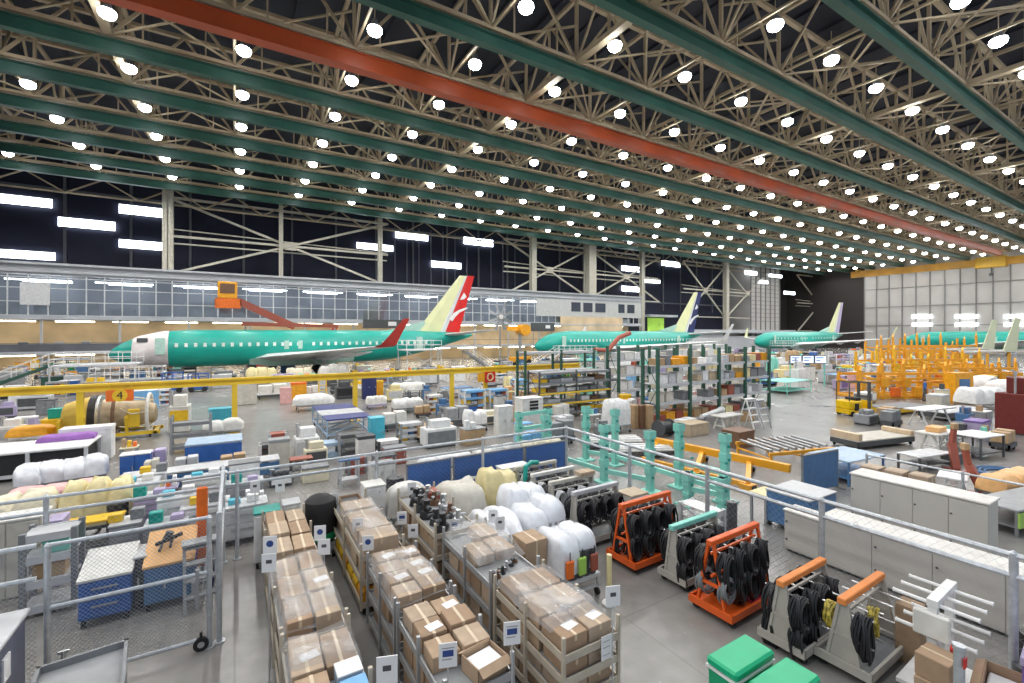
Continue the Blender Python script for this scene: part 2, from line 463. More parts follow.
# ------------------------------------------------------------------ office mezzanine along the back (front face at Y = 84)
YM = 84.; X0m, X1m = XA+.1, onY(641, YM)
M_fascia = mat('white_fascia', (.46,.48,.51), .4, 0, .08, .3)
M_mull = mat('white_mullion', (.58,.60,.61), .45)
M_off = mat('office_wall', (.20,.21,.23), .7, 0, .2, .15)
M_tan = mat('tan_office_wall', (.64,.50,.32), .7, 0, .2, .3)
M_warm = mat('warm_tube_light', (1,1,1), .5, 0, 0, emit=(1.,.86,.62), estr=14.)
M_cool = mat('cool_tube_light', (1,1,1), .5, 0, 0, emit=(.92,.96,1.), estr=10.)
M_pane = glass('office_glass', (.72,.76,.80), .16)
m = MB(); m.bb(X0m, X1m, YM, YM+.4, 12.9, 14.2); m.bb(X0m, X1m, YM-.5, YM+8, 14.2, 14.5); m.bb(X0m, X1m, YM-.25, YM, 13.2, 13.5); struct('mezzanine_wall_fascia', m, M_fascia)
m = MB(); m.bb(X0m, X1m, YM, YM+7, 6.9, 7.5); m.bb(X0m, X1m, YM-.3, YM, 7.0, 7.25); m.bb(X0m, X1m, YM-.6, YM+7, 2.3, 2.75); struct('mezzanine_floor', m, M_fascia)
m = MB(); m.bb(X0m, X1m, YM+6.5, YM+6.8, 7.5, 14.2); struct('mezzanine_wall_upper', m, M_off)
m = MB(); m.bb(X0m, X1m, YM+4.5, YM+4.8, 0, 6.9); struct('mezzanine_wall_lower', m, M_tan)
m = MB()
i = 0; x = X0m
while x < X1m:
    m.bb(x-.07, x+.07, YM-.06, YM+.06, 7.5, 12.9); x += 1.9
for z in (7.5, 9.3, 11.1, 12.5): m.bb(X0m, X1m, YM-.05, YM+.05, z, z+.1)
struct('mezzanine_window_frame', m, M_mull)
npane = 0
for a, b in ((X0m, -8.3), (-8.3, 8), (8, 24), (24, 56), (56, 69)):
    npane += 1
    m = MB(); m.add([(a,YM,7.5),(b,YM,7.5),(b,YM,12.5),(a,YM,12.5)], [(0,1,2,3)]); tag(m.build('mezzanine_window_pane', M_pane), kind='structure')
m = MB(); x = X0m+2
while x < X1m-6:
    m.bb(x, x+6.5, YM+2, YM+2.5, 12.3, 12.45); m.bb(x+1, x+6, YM+4.5, YM+5, 12.3, 12.45); x += 9
tag(m.build('ceiling_light_strip', M_cool), kind='structure')
m = MB(); x = X0m+1
while x < X1m-5:
    m.bb(x, x+4, YM+1.6, YM+1.9, 6.72, 6.84); m.bb(x, x+4, YM+1.6, YM+1.9, 2.1, 2.22); x += 6
tag(m.build('ceiling_light_strip', M_warm), kind='structure')
# office furniture seen as dark shapes behind the glass and on the lower floor
m = MB(); R2 = random.Random(3); x = X0m+1
while x < X1m-3:
    ww = R2.uniform(2, 4.5); m.bb(x, x+ww, YM+.5, YM+1.3, 7.5, 7.5+R2.uniform(1., 2.4)); x += ww+R2.uniform(.3, 1.5)
struct('office_partition', m, mat('grey_partition', (.24,.26,.28), .8, 0, .3, .4))
m = MB(); m.bb(X0m, -6, YM-.5, YM-.42, 2.75, 3.75); m.bb(X0m, X1m, YM-.5, YM-.42, 3.8, 3.88)
struct('balcony_parapet_trim', m, mat('slate_panel', (.12,.13,.15), .6, 0, .2, .4))
m = MB(); x = X0m
while x < X1m: m.bb(x-.12, x+.12, YM+.1, YM+.34, 0, 6.9); x += 8
struct('mezzanine_column', m, M_fascia)
# right part of the mezzanine: solid upper wall with dark windows, tan board below
m = MB(); m.bb(onY(536, YM), X1m, YM-.12, YM-.02, 9.0, 12.9); struct('mezzanine_wall_pale', m, mat('pale_office_wall', (.50,.51,.50), .6))
for a, b in ((571,580),(583,592),(595,605),(618,624),(627,634)):
    m = MB(); m.bb(onY(a, YM), onY(b, YM), YM-.2, YM-.1, zY(590, 312, YM), zY(590, 303, YM)); nwin += 1; tag(m.build('window_%d' % nwin, mat('dark_office_pane', (.05,.06,.08), .15)), kind='structure')
m = MB(); m.bb(onY(560, YM), onY(622, YM), YM-.2, YM-.1, zY(590, 331, YM), zY(590, 317, YM)); struct('mezzanine_wall_tan', m, M_tan)
# lime lit room end and a low white roof beyond the mezzanine
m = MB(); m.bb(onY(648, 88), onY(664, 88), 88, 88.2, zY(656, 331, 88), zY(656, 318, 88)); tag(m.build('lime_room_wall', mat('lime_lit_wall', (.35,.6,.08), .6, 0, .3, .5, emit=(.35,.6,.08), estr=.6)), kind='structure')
m = MB(); m.bb(onY(645, 86), onY(672, 86), 84, 88, zY(656, 317, 86), zY(656, 315, 86)); m.bb(onY(664, 86), onY(720, 86), 85, 88, 0, 5.2); m.bb(onY(665, 86), onY(790, 86), 84, 90, 5.2, 6.2); m.bb(onY(720, 86), onY(800, 86), 85, 88, 0, 4.2); struct('annex_wall', m, M_fascia)
# white board on the upper glazing
m = MB(); m.bb(onY(20, YM-.2), onY(50, YM-.2), YM-.3, YM-.15, zY(35, 305, YM), zY(35, 283, YM))
tag(m.build('hanging_board', mat('blank_white_board', (.62,.63,.64), .6)), 'blank white board hung over the upper office glazing', 'board')
# clutter on the balcony and under it
for i in range(16):
    x = onY(6+i*9.5, YM-1)+R2.uniform(-.1, .1); ws = .42; hh = R2.uniform(.5, 1.3); cc = ['grey','darkgrey','white','steelblue','brown','lightgrey','pink','midgrey'][i % 8]
    o = thing('office_cabinet', '%s cabinet on the mezzanine balcony, %s along it' % (['grey','charcoal','white','slate blue','brown','pale grey','pinkish','mid grey'][i % 8], (ordn+['eleventh','twelfth','thirteenth','fourteenth','fifteenth','sixteenth'])[i]), 'cabinet', (x, YM+1.2, 2.75), 0, 'balcony cabinets')
    a = MB(); a.bb(-ws, ws, -.3, .3, 0, hh, .03); a.build('body', col(cc), o)
    a = MB(); a.bb(-ws-.02, ws+.02, -.32, .32, hh, hh+.05); a.build('top', col('lightgrey'), o)
    a = MB(); a.bb(-ws+.04, -.02, -.325, -.3, .08, hh-.06); a.bb(.02, ws-.04, -.325, -.3, .08, hh-.06); a.build('door', col(cc, .4), o)

# ------------------------------------------------------------------ aeroplanes
M_prim = mat('teal_green_primer', (.0,.34,.27), .28, 0, .05, .8, spec=.6)
M_primd = mat('mint_primer_panel', (.42,.62,.54), .4)
M_wing = mat('grey_white_wing', (.66,.68,.68), .35, 0, .06, .5)
M_finp = mat('pale_lime_primer', (.72,.74,.42), .45, 0, .06, .6)
M_winw = mat('window_cover', (.70,.82,.76), .4)
M_tyre = col('black', .8)
ST = [(0,.05,2.95),(.35,.5,3.0),(1.1,1.0,3.12),(2.4,1.5,3.3),(4.4,1.87,3.45),(6.6,2.0,3.5),(25,2.0,3.5),(28,1.9,3.6),(31,1.6,3.88),(34,1.17,4.22),(37,.68,4.6),(38.9,.32,4.82),(39.5,.12,4.88)]
def airplane(nose, Y, label, rud, fleck, wl_mat, k=1., nwd=34, zoff=0., rudder_white=True, rz=0.):
    t = thing('airplane', label, 'airplane', (nose, Y, zoff), rz)
    m = MB(); n = 28
    m.loft([[V(x*k, r*math.cos(2*PI*i/n), z+r*1.03*math.sin(2*PI*i/n)) for i in range(n)] for x, r, z in ST]); fu = m.build('fuselage', M_prim, t)
    # cabin windows on the near side
    w0 = None
    for i in range(nwd):
        x = (5.6+i*(27.2/nwd))*k
        if 13.6*k < x < 20*k and i % 5 == 0: continue
        a = MB(); 
        if w0 is None:
            a.box((0,0,0), (.3,.06,.42), 0, .02); w0 = a.build('cabin_window', M_winw, fu); ww = w0
        else:
            ww = w0.copy(); C.objects.link(ww); ww.parent = fu
        ww.location = (x, -1.97, 3.9)
    for x in (4.3, 15.6, 17., 31.2):
        z = 3.55; r = 1.98 if x < 26 else 1.62
        a = MB(); a.box((x*k, -r, z+.25), (.85 if x != 15.6 and x != 17. else .5, .1, 1.75 if x < 10 or x > 30 else 1.0), 0, .03); a.build('cabin_door', M_primd, fu)
    a = MB(); a.loft([[V(x*k, y, z) for x, y, z in r] for r in ([(12,-2.0,2.2),(12,2.0,2.2),(12,1.5,1.6),(12,-1.5,1.6)],[(14,-2.4,2.5),(14,2.4,2.5),(14,1.7,1.35),(14,-1.7,1.35)],[(20,-2.4,2.5),(20,2.4,2.5),(20,1.7,1.35),(20,-1.7,1.35)],[(23,-1.7,2.2),(23,1.7,2.2),(23,1.2,1.65),(23,-1.2,1.65)])]); a.build('wing_fairing', M_primd, t)
    for sg in (-1, 1):
        def sec(le, te, y, z, th):
            c = te-le
            return [V(le*k, y, z), V((le+.12*c)*k, y, z+th*.42), V((le+.4*c)*k, y, z+th*.55), V((le+.75*c)*k, y, z+th*.3), V(te*k, y, z), V((le+.6*c)*k, y, z-th*.35), V((le+.2*c)*k, y, z-th*.42)]
        a = MB(); a.loft([sec(12.4,21.2,sg*1.4,2.3,1.15), sec(14.6,20.9,sg*5.6,2.72,.75), sec(18.2,22.1,sg*11.5,3.3,.42), sec(21.6,23.5,sg*17.0,3.86,.2)])
        wg = a.build('wing', M_wing, t)
        a = MB(); a.loft([sec(21.6,23.5,sg*17.0,3.86,.2), sec(22.1,23.6,sg*17.35,4.05,.16), sec(22.8,23.9,sg*17.6,4.9,.14), sec(24.1,24.7,sg*17.9,6.6,.08)])
        wl = a.build('winglet', wl_mat, wg)
        for yy in (4.3, 8.2, 11.6):
            te = 21.0+(yy-5)*.16
            a = MB(); z = 2.3+(yy-1.4)*.1
            a.loft([[V((te-2.6)*k, sg*yy-.12, z-.3), V((te-2.6)*k, sg*yy+.12, z-.3), V((te-2.6)*k, sg*yy, z-.5)], [V((te-.8)*k, sg*yy-.16, z-.2), V((te-.8)*k, sg*yy+.16, z-.2), V((te-.8)*k, sg*yy, z-.62)], [V((te+.7)*k, sg*yy-.03, z-.1), V((te+.7)*k, sg*yy+.03, z-.1), V((te+.7)*k, sg*yy, z-.2)]]); a.build('flap_fairing', M_wing, wg)
        a = MB(); a.loft([sec(34.8,38.2,sg*.4,4.95,.4), sec(38.3,40.0,sg*7.1,5.6,.14)]); a.build('horizontal_stabilizer', M_wing, t)
        # main gear
        g = MB(); g.cyl((19.4*k, sg*2.86, 2.2), (19.4*k, sg*2.86, .55), .14, n=10); g.bar((19.4*k, sg*2.86, 1.1), (18.2*k, sg*2.2, 2.0), .12); gr = g.build('main_gear', col('lightgrey', .4), t)
        g = MB(); g.lathe([(.2,-.17),(.5,-.19),(.56,-.1),(.56,.1),(.5,.19),(.2,.17)], (19.4*k, sg*2.86-.3, .56), 18, 'y'); g.build('tyre', M_tyre, gr)
        g = MB(); g.lathe([(.2,-.17),(.5,-.19),(.56,-.1),(.56,.1),(.5,.19),(.2,.17)], (19.4*k, sg*2.86+.3, .56), 18, 'y'); g.build('tyre', M_tyre, gr)
    g = MB(); g.cyl((4.2*k, 0, 2.1), (4.2*k, 0, .35), .1, n=10); gr = g.build('nose_gear', col('lightgrey', .4), t)
    for dy in (-.2, .2):
        g = MB(); g.lathe([(.1,-.09),(.32,-.1),(.35,-.05),(.35,.05),(.32,.1),(.1,.09)], (4.2*k, dy, .35), 14, 'y'); g.build('tyre', M_tyre, gr)
    # fin with its rudder
    def fin(x0, x1, z0, X0, X1, z1, t0, t1):
        return [[V(x0*k,0,z0), V((x0*.7+x1*.3)*k,-t0,z0), V(x1*k,-t0*.5,z0), V(x1*k,t0*.5,z0), V((x0*.7+x1*.3)*k,t0,z0)],
                [V(X0*k,0,z1), V((X0*.7+X1*.3)*k,-t1,z1), V(X1*k,-t1*.5,z1), V(X1*k,t1*.5,z1), V((X0*.7+X1*.3)*k,t1,z1)]]
    a = MB(); a.loft(fin(31.2,35.4,5.3,37.6,38.7,13.7,.24,.1), smooth=False); fn = a.build('vertical_stabilizer', M_finp, t)
    a = MB(); a.loft(fin(35.45,37.5,5.3,38.75,39.9,13.75,.16,.07), smooth=False); rd = a.build('rudder', rud, t)
    a = MB(); a.loft(fin(34.4,35.4,5.3,38.5,38.75,13.7,.26,.11), smooth=False); a.build('fin_spar_panel', M_wing, t)
    a = MB(); a.prism([(26.2*k,5.25),(32.4*k,6.9),(33.2*k,5.0)], -.08, .08, 'xz'); a.build('dorsal_fin', M_primd, t)
    if fleck:                                            # the white brush stroke on the rudder
        a = MB()
        pts = [(36.0,7.2),(36.6,8.1),(37.4,8.6),(38.4,8.95),(38.9,9.0),(38.5,8.7),(37.5,8.2),(36.9,7.6),(36.4,6.9)]
        a.prism([(x*k, z) for x, z in pts], -.2, -.17, 'xz')
        a.prism([(37.6*k,10.1),(38.2*k,11.2),(38.6*k,10.6),(38.2*k,10.2)], -.2, -.17, 'xz')
        a.build('painted_stroke', fleck, rd)
    return t
M_redr = mat('bright_red_rudder', (.62,.012,.008), .35); M_winr = mat('brick_red_winglet', (.42,.035,.025), .4)
p1 = airplane(-11.2, 62, 'teal primer airplane with red rudder and red winglets, beside the nose platform', M_redr, col('white', .4), M_winr, 1.055)
a = MB(); n = 24
a.loft([[V(x*1.055, (r+.03)*math.cos(2*PI*i/n), z+(r+.03)*1.03*math.sin(2*PI*i/n)) for i in range(n)] for x, r, z in ((2.0,1.36,3.25),(2.4,1.5,3.3),(3.4,1.71,3.38),(4.4,1.87,3.45),(4.9,1.91,3.46))], cap=False)
nc = a.build('nose_cover', mat('white_nose_cover', (.72,.66,.65), .5, 0, .15, 1.2), p1)
a = MB(); a.box((3.0, -1.42, 4.45), (.9, .2, .45), 0, .04); a.build('cockpit_window', col('darkgrey', .2), nc)
airplane(41.8, 62, 'teal primer airplane with dark blue rudder, next in line behind the red-tailed one', col('navy', .35), col('white', .4), M_wing, 1.066, 36)
airplane(104, 62, 'teal primer airplane with slim grey-lilac rudder, third in the line', col('lilac', .4), None, M_finp, 1.066, 20)
airplane(150, 50, 'small teal airplane with pale fin parked in front of the pale end wall', M_finp, None, M_finp, 1., 0, rz=math.radians(-75))
# ------------------------------------------------------------------ kit of shop equipment; every maker returns one thing with its parts
def casters(t, w, d, r=.07, m=None):
    for sx in (-1, 1):
        for sy in (-1, 1):
            a = MB(); a.cyl((sx*w/2-.025, sy*d/2, r), (sx*w/2+.025, sy*d/2, r), r, n=10)
            a.bar((sx*w/2, sy*d/2, r*1.1), (sx*w/2, sy*d/2, 2.3*r), .03)
            a.build('caster', m or M_rubber, t)

def shop_table(label, loc, w, d, h, top='lightgrey', frame='midgrey', rz=0., shelf=True, panel=None, name='work_table', cat='table', group=None, wheels=False):
    t = thing(name, label, cat, loc, rz, group)
    a = MB(); a.bb(-w/2, w/2, -d/2, d/2, h-.05, h, .01); a.build('table_top', col(top, .4), t)
    z0 = .16 if wheels else 0
    for sx in (-1, 1):
        for sy in (-1, 1):
            a = MB(); x, y = sx*(w/2-.05), sy*(d/2-.05); a.bb(x-.03, x+.03, y-.03, y+.03, z0, h-.05); a.build('leg', col(frame), t)
    if shelf:
        a = MB(); a.bb(-w/2+.05, w/2-.05, -d/2+.05, d/2-.05, .22, .26); a.build('lower_shelf', col(frame), t)
    if panel:
        a = MB(); a.bb(-w/2+.02, w/2-.02, -d/2-.02, -d/2+.02, h*.35, h-.08); a.build('front_panel', col(panel, .4), t)
    if wheels: casters(t, w-.1, d-.1, .07)
    return t

def tool_cabinet(label, loc, w, d, h, c='blue', top='lightgrey', rz=0., drawers=3, doors=0, name='tool_cabinet', cat='cabinet', group=None, slope=0., wheels=True):
    t = thing(name, label, cat, loc, rz, group); z = .14 if wheels else 0.
    a = MB(); a.bb(-w/2, w/2, -d/2, d/2, z, h, .015); a.build('body', col(c, .35), t)
    a = MB()
    if slope: a.prism([(-d/2-.02,h),(d/2+.02,h),(d/2+.02,h+slope),(-d/2-.02,h+.04)], -w/2-.02, w/2+.02, 'yz')
    else: a.bb(-w/2-.02, w/2+.02, -d/2-.02, d/2+.02, h, h+.045, .01)
    a.build('top', col(top, .4), t)
    for i in range(drawers):
        q = (h-z-.06)/max(1, drawers); zz = z+.03+i*q
        a = MB(); a.bb(-w/2+.03, w/2-.03, -d/2-.02, -d/2+.01, zz+.015, zz+q-.015, .006); dr = a.build('drawer', col(c, .35), t)
        a = MB(); a.bb(-w*.25, w*.25, -d/2-.045, -d/2-.02, zz+q*.62, zz+q*.62+.025); a.build('handle', M_steel, dr)
    for i in range(doors):
        q = (w-.06)/doors; x = -w/2+.03+i*q
        a = MB(); a.bb(x+.01, x+q-.01, -d/2-.02, -d/2+.01, z+.03, h-.03, .006); dr = a.build('door', col(c, .35), t)
        a = MB(); a.bb(x+q-.08, x+q-.05, -d/2-.05, -d/2-.02, h*.5, h*.5+.14); a.build('handle', M_steel, dr)
    if wheels: casters(t, w-.12, d-.12, .065)
    return t

def covered_cart(label, loc, w, d, h, c='white', rz=0., seed=1, cart='grey', under=None, lumps=3, name='covered_cart', base=.45, film=None):
    t = thing(name, label, 'cart', loc, rz)
    a = MB(); a.bb(-w/2, w/2, -d/2, d/2, base-.08, base, .01); a.build('deck', col(cart), t)
    a = MB()
    for sx in (-1, 1):
        for sy in (-1, 1): a.bar((sx*(w/2-.04), sy*(d/2-.04), .15), (sx*(w/2-.04), sy*(d/2-.04), base-.08), .05)
    a.bar((-w/2+.04, -d/2+.04, .2), (w/2-.04, -d/2+.04, .2), .05); a.bar((-w/2+.04, d/2-.04, .2), (w/2-.04, d/2-.04, .2), .05); a.bar((0, -d/2+.04, .2), (0, d/2-.04, .2), .05)
    a.build('frame', col(cart), t); casters(t, w-.1, d-.1, .07)
    R = random.Random(seed)
    if under:
        a = MB()
        for i in range(5):
            x = -w/2+.15+i*(w-.3)/4; a.cyl((x, -d/2+.12, base), (x, -d/2+.12, base+(h-base)*.55), .1, n=9)
        a.build('wrapped_part', col(under, .5), t)
    a = MB()
    for i in range(lumps):
        x = -w/2+w*(i+.5)/lumps; ww = w/lumps*1.28
        hh = (h-base)*R.uniform(.82, 1.0)
        a.blob((x, R.uniform(-.05,.05), base+(.12 if under else 0)), (ww, d*R.uniform(.95, 1.08), hh-(.12 if under else 0)), seed*7+i)
    a.build('dust_cover', film or mat('%s_cover_sheet' % c, PAL[c], .45, 0, .12, 5, .35), t)
    return t

def steps(label, loc, w, rise, run, n, c='lightgrey', rz=0., rail=True):
    """stairs that climb towards +x"""
    t = thing('access_stairs', label, 'stairs', loc, rz)
    for i in range(n):
        a = MB(); a.bb(i*run/n, (i+1)*run/n+.04, -w/2, w/2, (i+1)*rise/n-.04, (i+1)*rise/n); a.build('tread', col(c), t)
    for sy in (-1, 1):
        a = MB(); a.bar((0, sy*w/2, .05), (run, sy*w/2, rise-.05), .06, .22); a.build('stringer', col(c), t)
        if rail:
            a = MB(); a.tube([(0, sy*w/2, .1), (0, sy*w/2, 1.05), (run, sy*w/2, rise+1.0), (run, sy*w/2, rise)], .03); a.tube([(0, sy*w/2, .6), (run, sy*w/2, rise+.5)], .02)
            for i in range(1, 4): a.bar((run*i/4, sy*w/2, rise*i/4), (run*i/4, sy*w/2, rise*i/4+1.0), .035)
            a.build('handrail', col('white'), t)
    a = MB()
    for sy in (-1, 1): a.bar((run-.05, sy*w/2, 0), (run-.05, sy*w/2, rise), .07)
    a.build('post', col(c), t)
    return t

def platform(label, loc, w, d, h, c='lightgrey', rz=0., name='work_platform', rail='white', brace=True):
    t = thing(name, label, 'platform', loc, rz)
    a = MB(); a.bb(-w/2, w/2, -d/2, d/2, h-.14, h); a.build('deck', col(c), t)
    for sx in (-1, 1):
        for sy in (-1, 1):
            a = MB(); a.bar((sx*(w/2-.06), sy*(d/2-.06), 0), (sx*(w/2-.06), sy*(d/2-.06), h-.14), .1); a.build('post', col(c), t)
    if brace:
        a = MB(); a.bar((-w/2+.06, -d/2+.06, .2), (w/2-.06, -d/2+.06, h-.2), .06); a.bar((w/2-.06, -d/2+.06, .2), (-w/2+.06, -d/2+.06, h-.2), .06); a.bar((-w/2, -d/2+.06, .3), (w/2, -d/2+.06, .3), .07); a.build('cross_brace', col(c), t)
    for ys, nm in ((-d/2+.03, 'guard_rail'), (d/2-.03, 'guard_rail')):
        a = MB()
        for z in (.55, 1.08): a.bar((-w/2, ys, h+z), (w/2, ys, h+z), .05)
        n = max(2, int(w/1.0))
        for i in range(n+1): a.bar((-w/2+w*i/n, ys, h), (-w/2+w*i/n, ys, h+1.08), .045)
        a.build(nm, col(rail), t)
    for xs in (-w/2+.03, w/2-.03):
        a = MB()
        for z in (.55, 1.08): a.bar((xs, -d/2, h+z), (xs, d/2, h+z), .05)
        a.build('guard_rail', col(rail), t)
    return t

def storage_rack(label, loc, w, d, h, levels, post='darkgreen', deck='midgrey', rz=0., bays=1, name='storage_rack', group=None, pw=.09):
    t = thing(name, label, 'rack', loc, rz, group)
    for i in range(bays+1):
        x = -w/2+w*i/bays
        for y in (-d/2, d/2):
            a = MB(); a.bb(x-pw/2, x+pw/2, y-pw/2, y+pw/2, 0, h); a.build('post', col(post), t)
    for z in levels:
        a = MB(); a.bb(-w/2, w/2, -d/2, d/2, z-.03, z); a.bb(-w/2, w/2, -d/2-.03, -d/2+.02, z-.13, z+.01); a.bb(-w/2, w/2, d/2-.02, d/2+.03, z-.13, z+.01); a.build('shelf', col(deck), t)
    a = MB(); a.bar((-w/2, d/2, .3), (-w/2, -d/2, h*.5), .03); a.bar((-w/2, -d/2, h*.5), (-w/2, d/2, h*.95), .03); a.bar((w/2, d/2, .3), (w/2, -d/2, h*.5), .03); a.build('side_brace', col(post), t)
    return t

def crate(label, loc, w, d, h, c='tan', rz=0., name='crate', cat='crate', group=None, lid=None, bev=.02, slats=0):
    t = thing(name, label, cat, loc, rz, group)
    a = MB(); a.bb(-w/2, w/2, -d/2, d/2, 0, h, bev); a.build('body', col(c, .55), t)
    a = MB(); a.bb(-w/2-.015, w/2+.015, -d/2-.015, d/2+.015, h*.9, h+.02, .01); a.build('lid', col(lid or c, .5), t)
    return t

def machine(label, loc, w, d, h, c='grey', rz=0., acc='darkgrey', name='shop_machine', cat='machine', screen=None):
    t = thing(name, label, cat, loc, rz)
    a = MB(); a.bb(-w/2, w/2, -d/2, d/2, .08, h*.72, .03); a.build('housing', col(c, .4), t)
    a = MB(); a.bb(-w/2+.06, w/2-.06, -d/2-.02, -d/2+.02, h*.2, h*.62, .01); a.build('front_panel', col(acc, .4), t)
    a = MB(); a.bb(-w*.3, w*.35, -d*.3, d*.3, h*.72, h, .03); a.build('head', col(c, .4), t)
    a = MB(); a.cyl((-w*.38, 0, h*.72), (-w*.38, 0, h*1.05), .05, n=8); a.cyl((-w*.38, 0, h*1.05), (-w*.38, 0, h*1.12), .08, n=8); a.build('spindle', M_steel, t)
    a = MB(); a.bb(-w/2+.05, w/2-.05, -d/2+.05, d/2-.05, 0, .08); a.build('plinth', col('darkgrey'), t)
    if screen:
        a = MB(); a.bb(-w*.25, w*.25, -d*.32, -d*.3, h*.78, h*.96); a.build('display', col(screen, .3), t)
    return t

def dolly(label, loc, w, d, h, c='wood', rz=0., frame='darkgrey', name='flat_dolly', load=None):
    t = thing(name, label, 'dolly', loc, rz)
    a = MB()
    n = max(4, int(w/.25))
    for i in range(n): a.bb(-w/2+w*i/n+.006, -w/2+w*(i+1)/n-.006, -d/2, d/2, h-.05, h)
    a.build('plank_deck', col(c, .7), t)
    a = MB(); a.bb(-w/2, w/2, -d/2, -d/2+.08, .14, h-.05); a.bb(-w/2, w/2, d/2-.08, d/2, .14, h-.05); a.bb(-w/2, -w/2+.08, -d/2, d/2, .14, h-.05); a.bb(w/2-.08, w/2, -d/2, d/2, .14, h-.05); a.build('frame', col(frame), t)
    casters(t, w-.3, d-.2, .07)
    if load:
        a = MB(); a.bb(-w/2, -w/2+.25, -d/2, d/2, h, h+.3, .02); a.build('end_stop', col(load), t)
        a = MB(); a.bb(w/2-.25, w/2, -d/2, d/2, h, h+.22, .02); a.build('end_stop', col(load), t)
    return t

def tray_stack(label, loc, w, d, n, dz, c='cyan', rz=0.):
    """stack of like trays, each one a thing of its own"""
    o = None
    for i in range(n):
        lb = '%s tray, %s from the floor in the stack %s' % (c, ordn[i], label)
        if o is None:
            o = thing('stacking_tray', lb, 'tray', (loc[0], loc[1], 0), rz, 'trays in the stack '+label)
            a = MB(); a.bb(-w/2, w/2, -d/2, d/2, 0, .04); a.build('base', col(c, .4), o)
            a = MB(); a.bb(-w/2, w/2, -d/2, -d/2+.03, .04, dz-.03); a.bb(-w/2, w/2, d/2-.03, d/2, .04, dz-.03); a.bb(-w/2, -w/2+.03, -d/2, d/2, .04, dz-.03); a.bb(w/2-.03, w/2, -d/2, d/2, .04, dz-.03); a.bb(-w/2-.02, w/2+.02, -d/2-.02, d/2+.02, dz-.03, dz-.002); a.build('rim', col(c, .4), o)
        else: dup(o, (loc[0], loc[1], i*dz), rz+((i*37) % 7-3)*.01, lb, 'trays in the stack '+label)

def trestle(label, loc, w, d, h, c='white', rz=0.):
    t = thing('trestle_table', label, 'table', loc, rz)
    a = MB(); a.bb(-w/2, w/2, -d/2, d/2, h-.07, h, .015); a.build('table_top', col(c, .4), t)
    for sx in (-1, 1):
        a = MB(); x = sx*w*.36
        a.bar((x, -d/2+.05, 0), (x, -.1, h-.07), .07); a.bar((x, d/2-.05, 0), (x, .1, h-.07), .07); a.bar((x, -d/2+.12, h*.3), (x, d/2-.12, h*.3), .05); a.build('trestle_leg', col(c), t)
    return t

def screens(label, loc, w, h, c='blue', rz=0., foot=True, name='partition_screen', z0=.08):
    t = thing(name, label, 'partition', loc, rz)
    a = MB(); a.bb(-w/2+.03, w/2-.03, -.025, .025, z0, h-.03); a.build('panel', col(c, .6), t)
    a = MB(); a.bb(-w/2, -w/2+.04, -.035, .035, 0, h); a.bb(w/2-.04, w/2, -.035, .035, 0, h); a.bb(-w/2, w/2, -.035, .035, h-.04, h); a.build('frame', col('midgrey'), t)
    a = MB(); a.bb(-w/2, -w/2+.06, -.25, .25, 0, .05); a.bb(w/2-.06, w/2, -.25, .25, 0, .05); a.build('foot', col('midgrey'), t)
    return t

def ladder_stand(label, loc, w, h, c='lightgrey', rz=0., steps_n=4):
    t = thing('step_ladder', label, 'ladder', loc, rz)
    for sx in (-1, 1):
        a = MB(); x = sx*w/2; a.bar((x, -.45, 0), (x, 0, h), .05); a.bar((x, .5, 0), (x, .05, h), .04); a.build('side_rail', col(c), t)
    for i in range(steps_n):
        f = (i+1)/(steps_n+.3); a = MB(); a.box((0, -.45+.45*f+.03, h*f), (w, .18, .035)); a.build('tread', col(c), t)
    a = MB(); a.box((0, .03, h), (w+.08, .3, .04)); a.build('top_step', col(c), t)
    return t

def stool_drum(label, loc, r, h, c='darkgrey', name='drum', cat='drum'):
    t = thing(name, label, cat, loc)
    a = MB(); a.lathe([(r*.96,0),(r,.03),(r,h*.33),(r*1.04,h*.35),(r,h*.37),(r,h*.66),(r*1.04,h*.68),(r,h*.7),(r,h-.03),(r*.97,h)], n=18); a.build('shell', col(c, .4), t)
    a = MB(); a.cyl((r*.4, 0, h), (r*.4, 0, h+.03), r*.13, n=8); a.build('bung', M_steel, t)
    return t
# ------------------------------------------------------------------ along the aeroplane line
platform('white railed work platform at the nose of the red-tailed airplane', (-10.9, 57.2), 6.0, 4.2, 2.3)
steps('green stairs climbing to the platform at the red-tailed airplane nose', (-19.2, 57.6), 1.1, 2.3, 4.9, 9, 'darkgreen')
platform('railed platform beside the tail of the red-tailed airplane', (19.6, 54.5), 4.4, 3.6, 3.2)
steps('grey stairs leading up toward the tail of the red-tailed airplane', (30.4, 55.2), 1.2, 2.9, 4.4, 9, 'grey', PI)
platform('low grey platform under the front door of the red-tailed airplane', (-8.0, 52.5), 5, 2.2, 1.1, 'grey')
platform('railed grey platform at the nose of the blue-ruddered airplane', (46.5, 57.3), 6.5, 3., 2.1, 'grey')
steps('white stairs at the nose of the blue-ruddered airplane', (38.6, 56.8), 1.1, 2.1, 4.0, 8, 'white')
platform('white platform under the tail of the blue-ruddered airplane', (78.5, 56.5), 8.0, 3.2, 3.0, 'white')
platform('long white platform along the blue-ruddered airplane cabin', (60, 43.5), 11, 2.2, 1.6, 'lightgrey')
platform('grey platform at the nose of the third airplane', (105, 56), 6, 3, 2.4, 'grey')
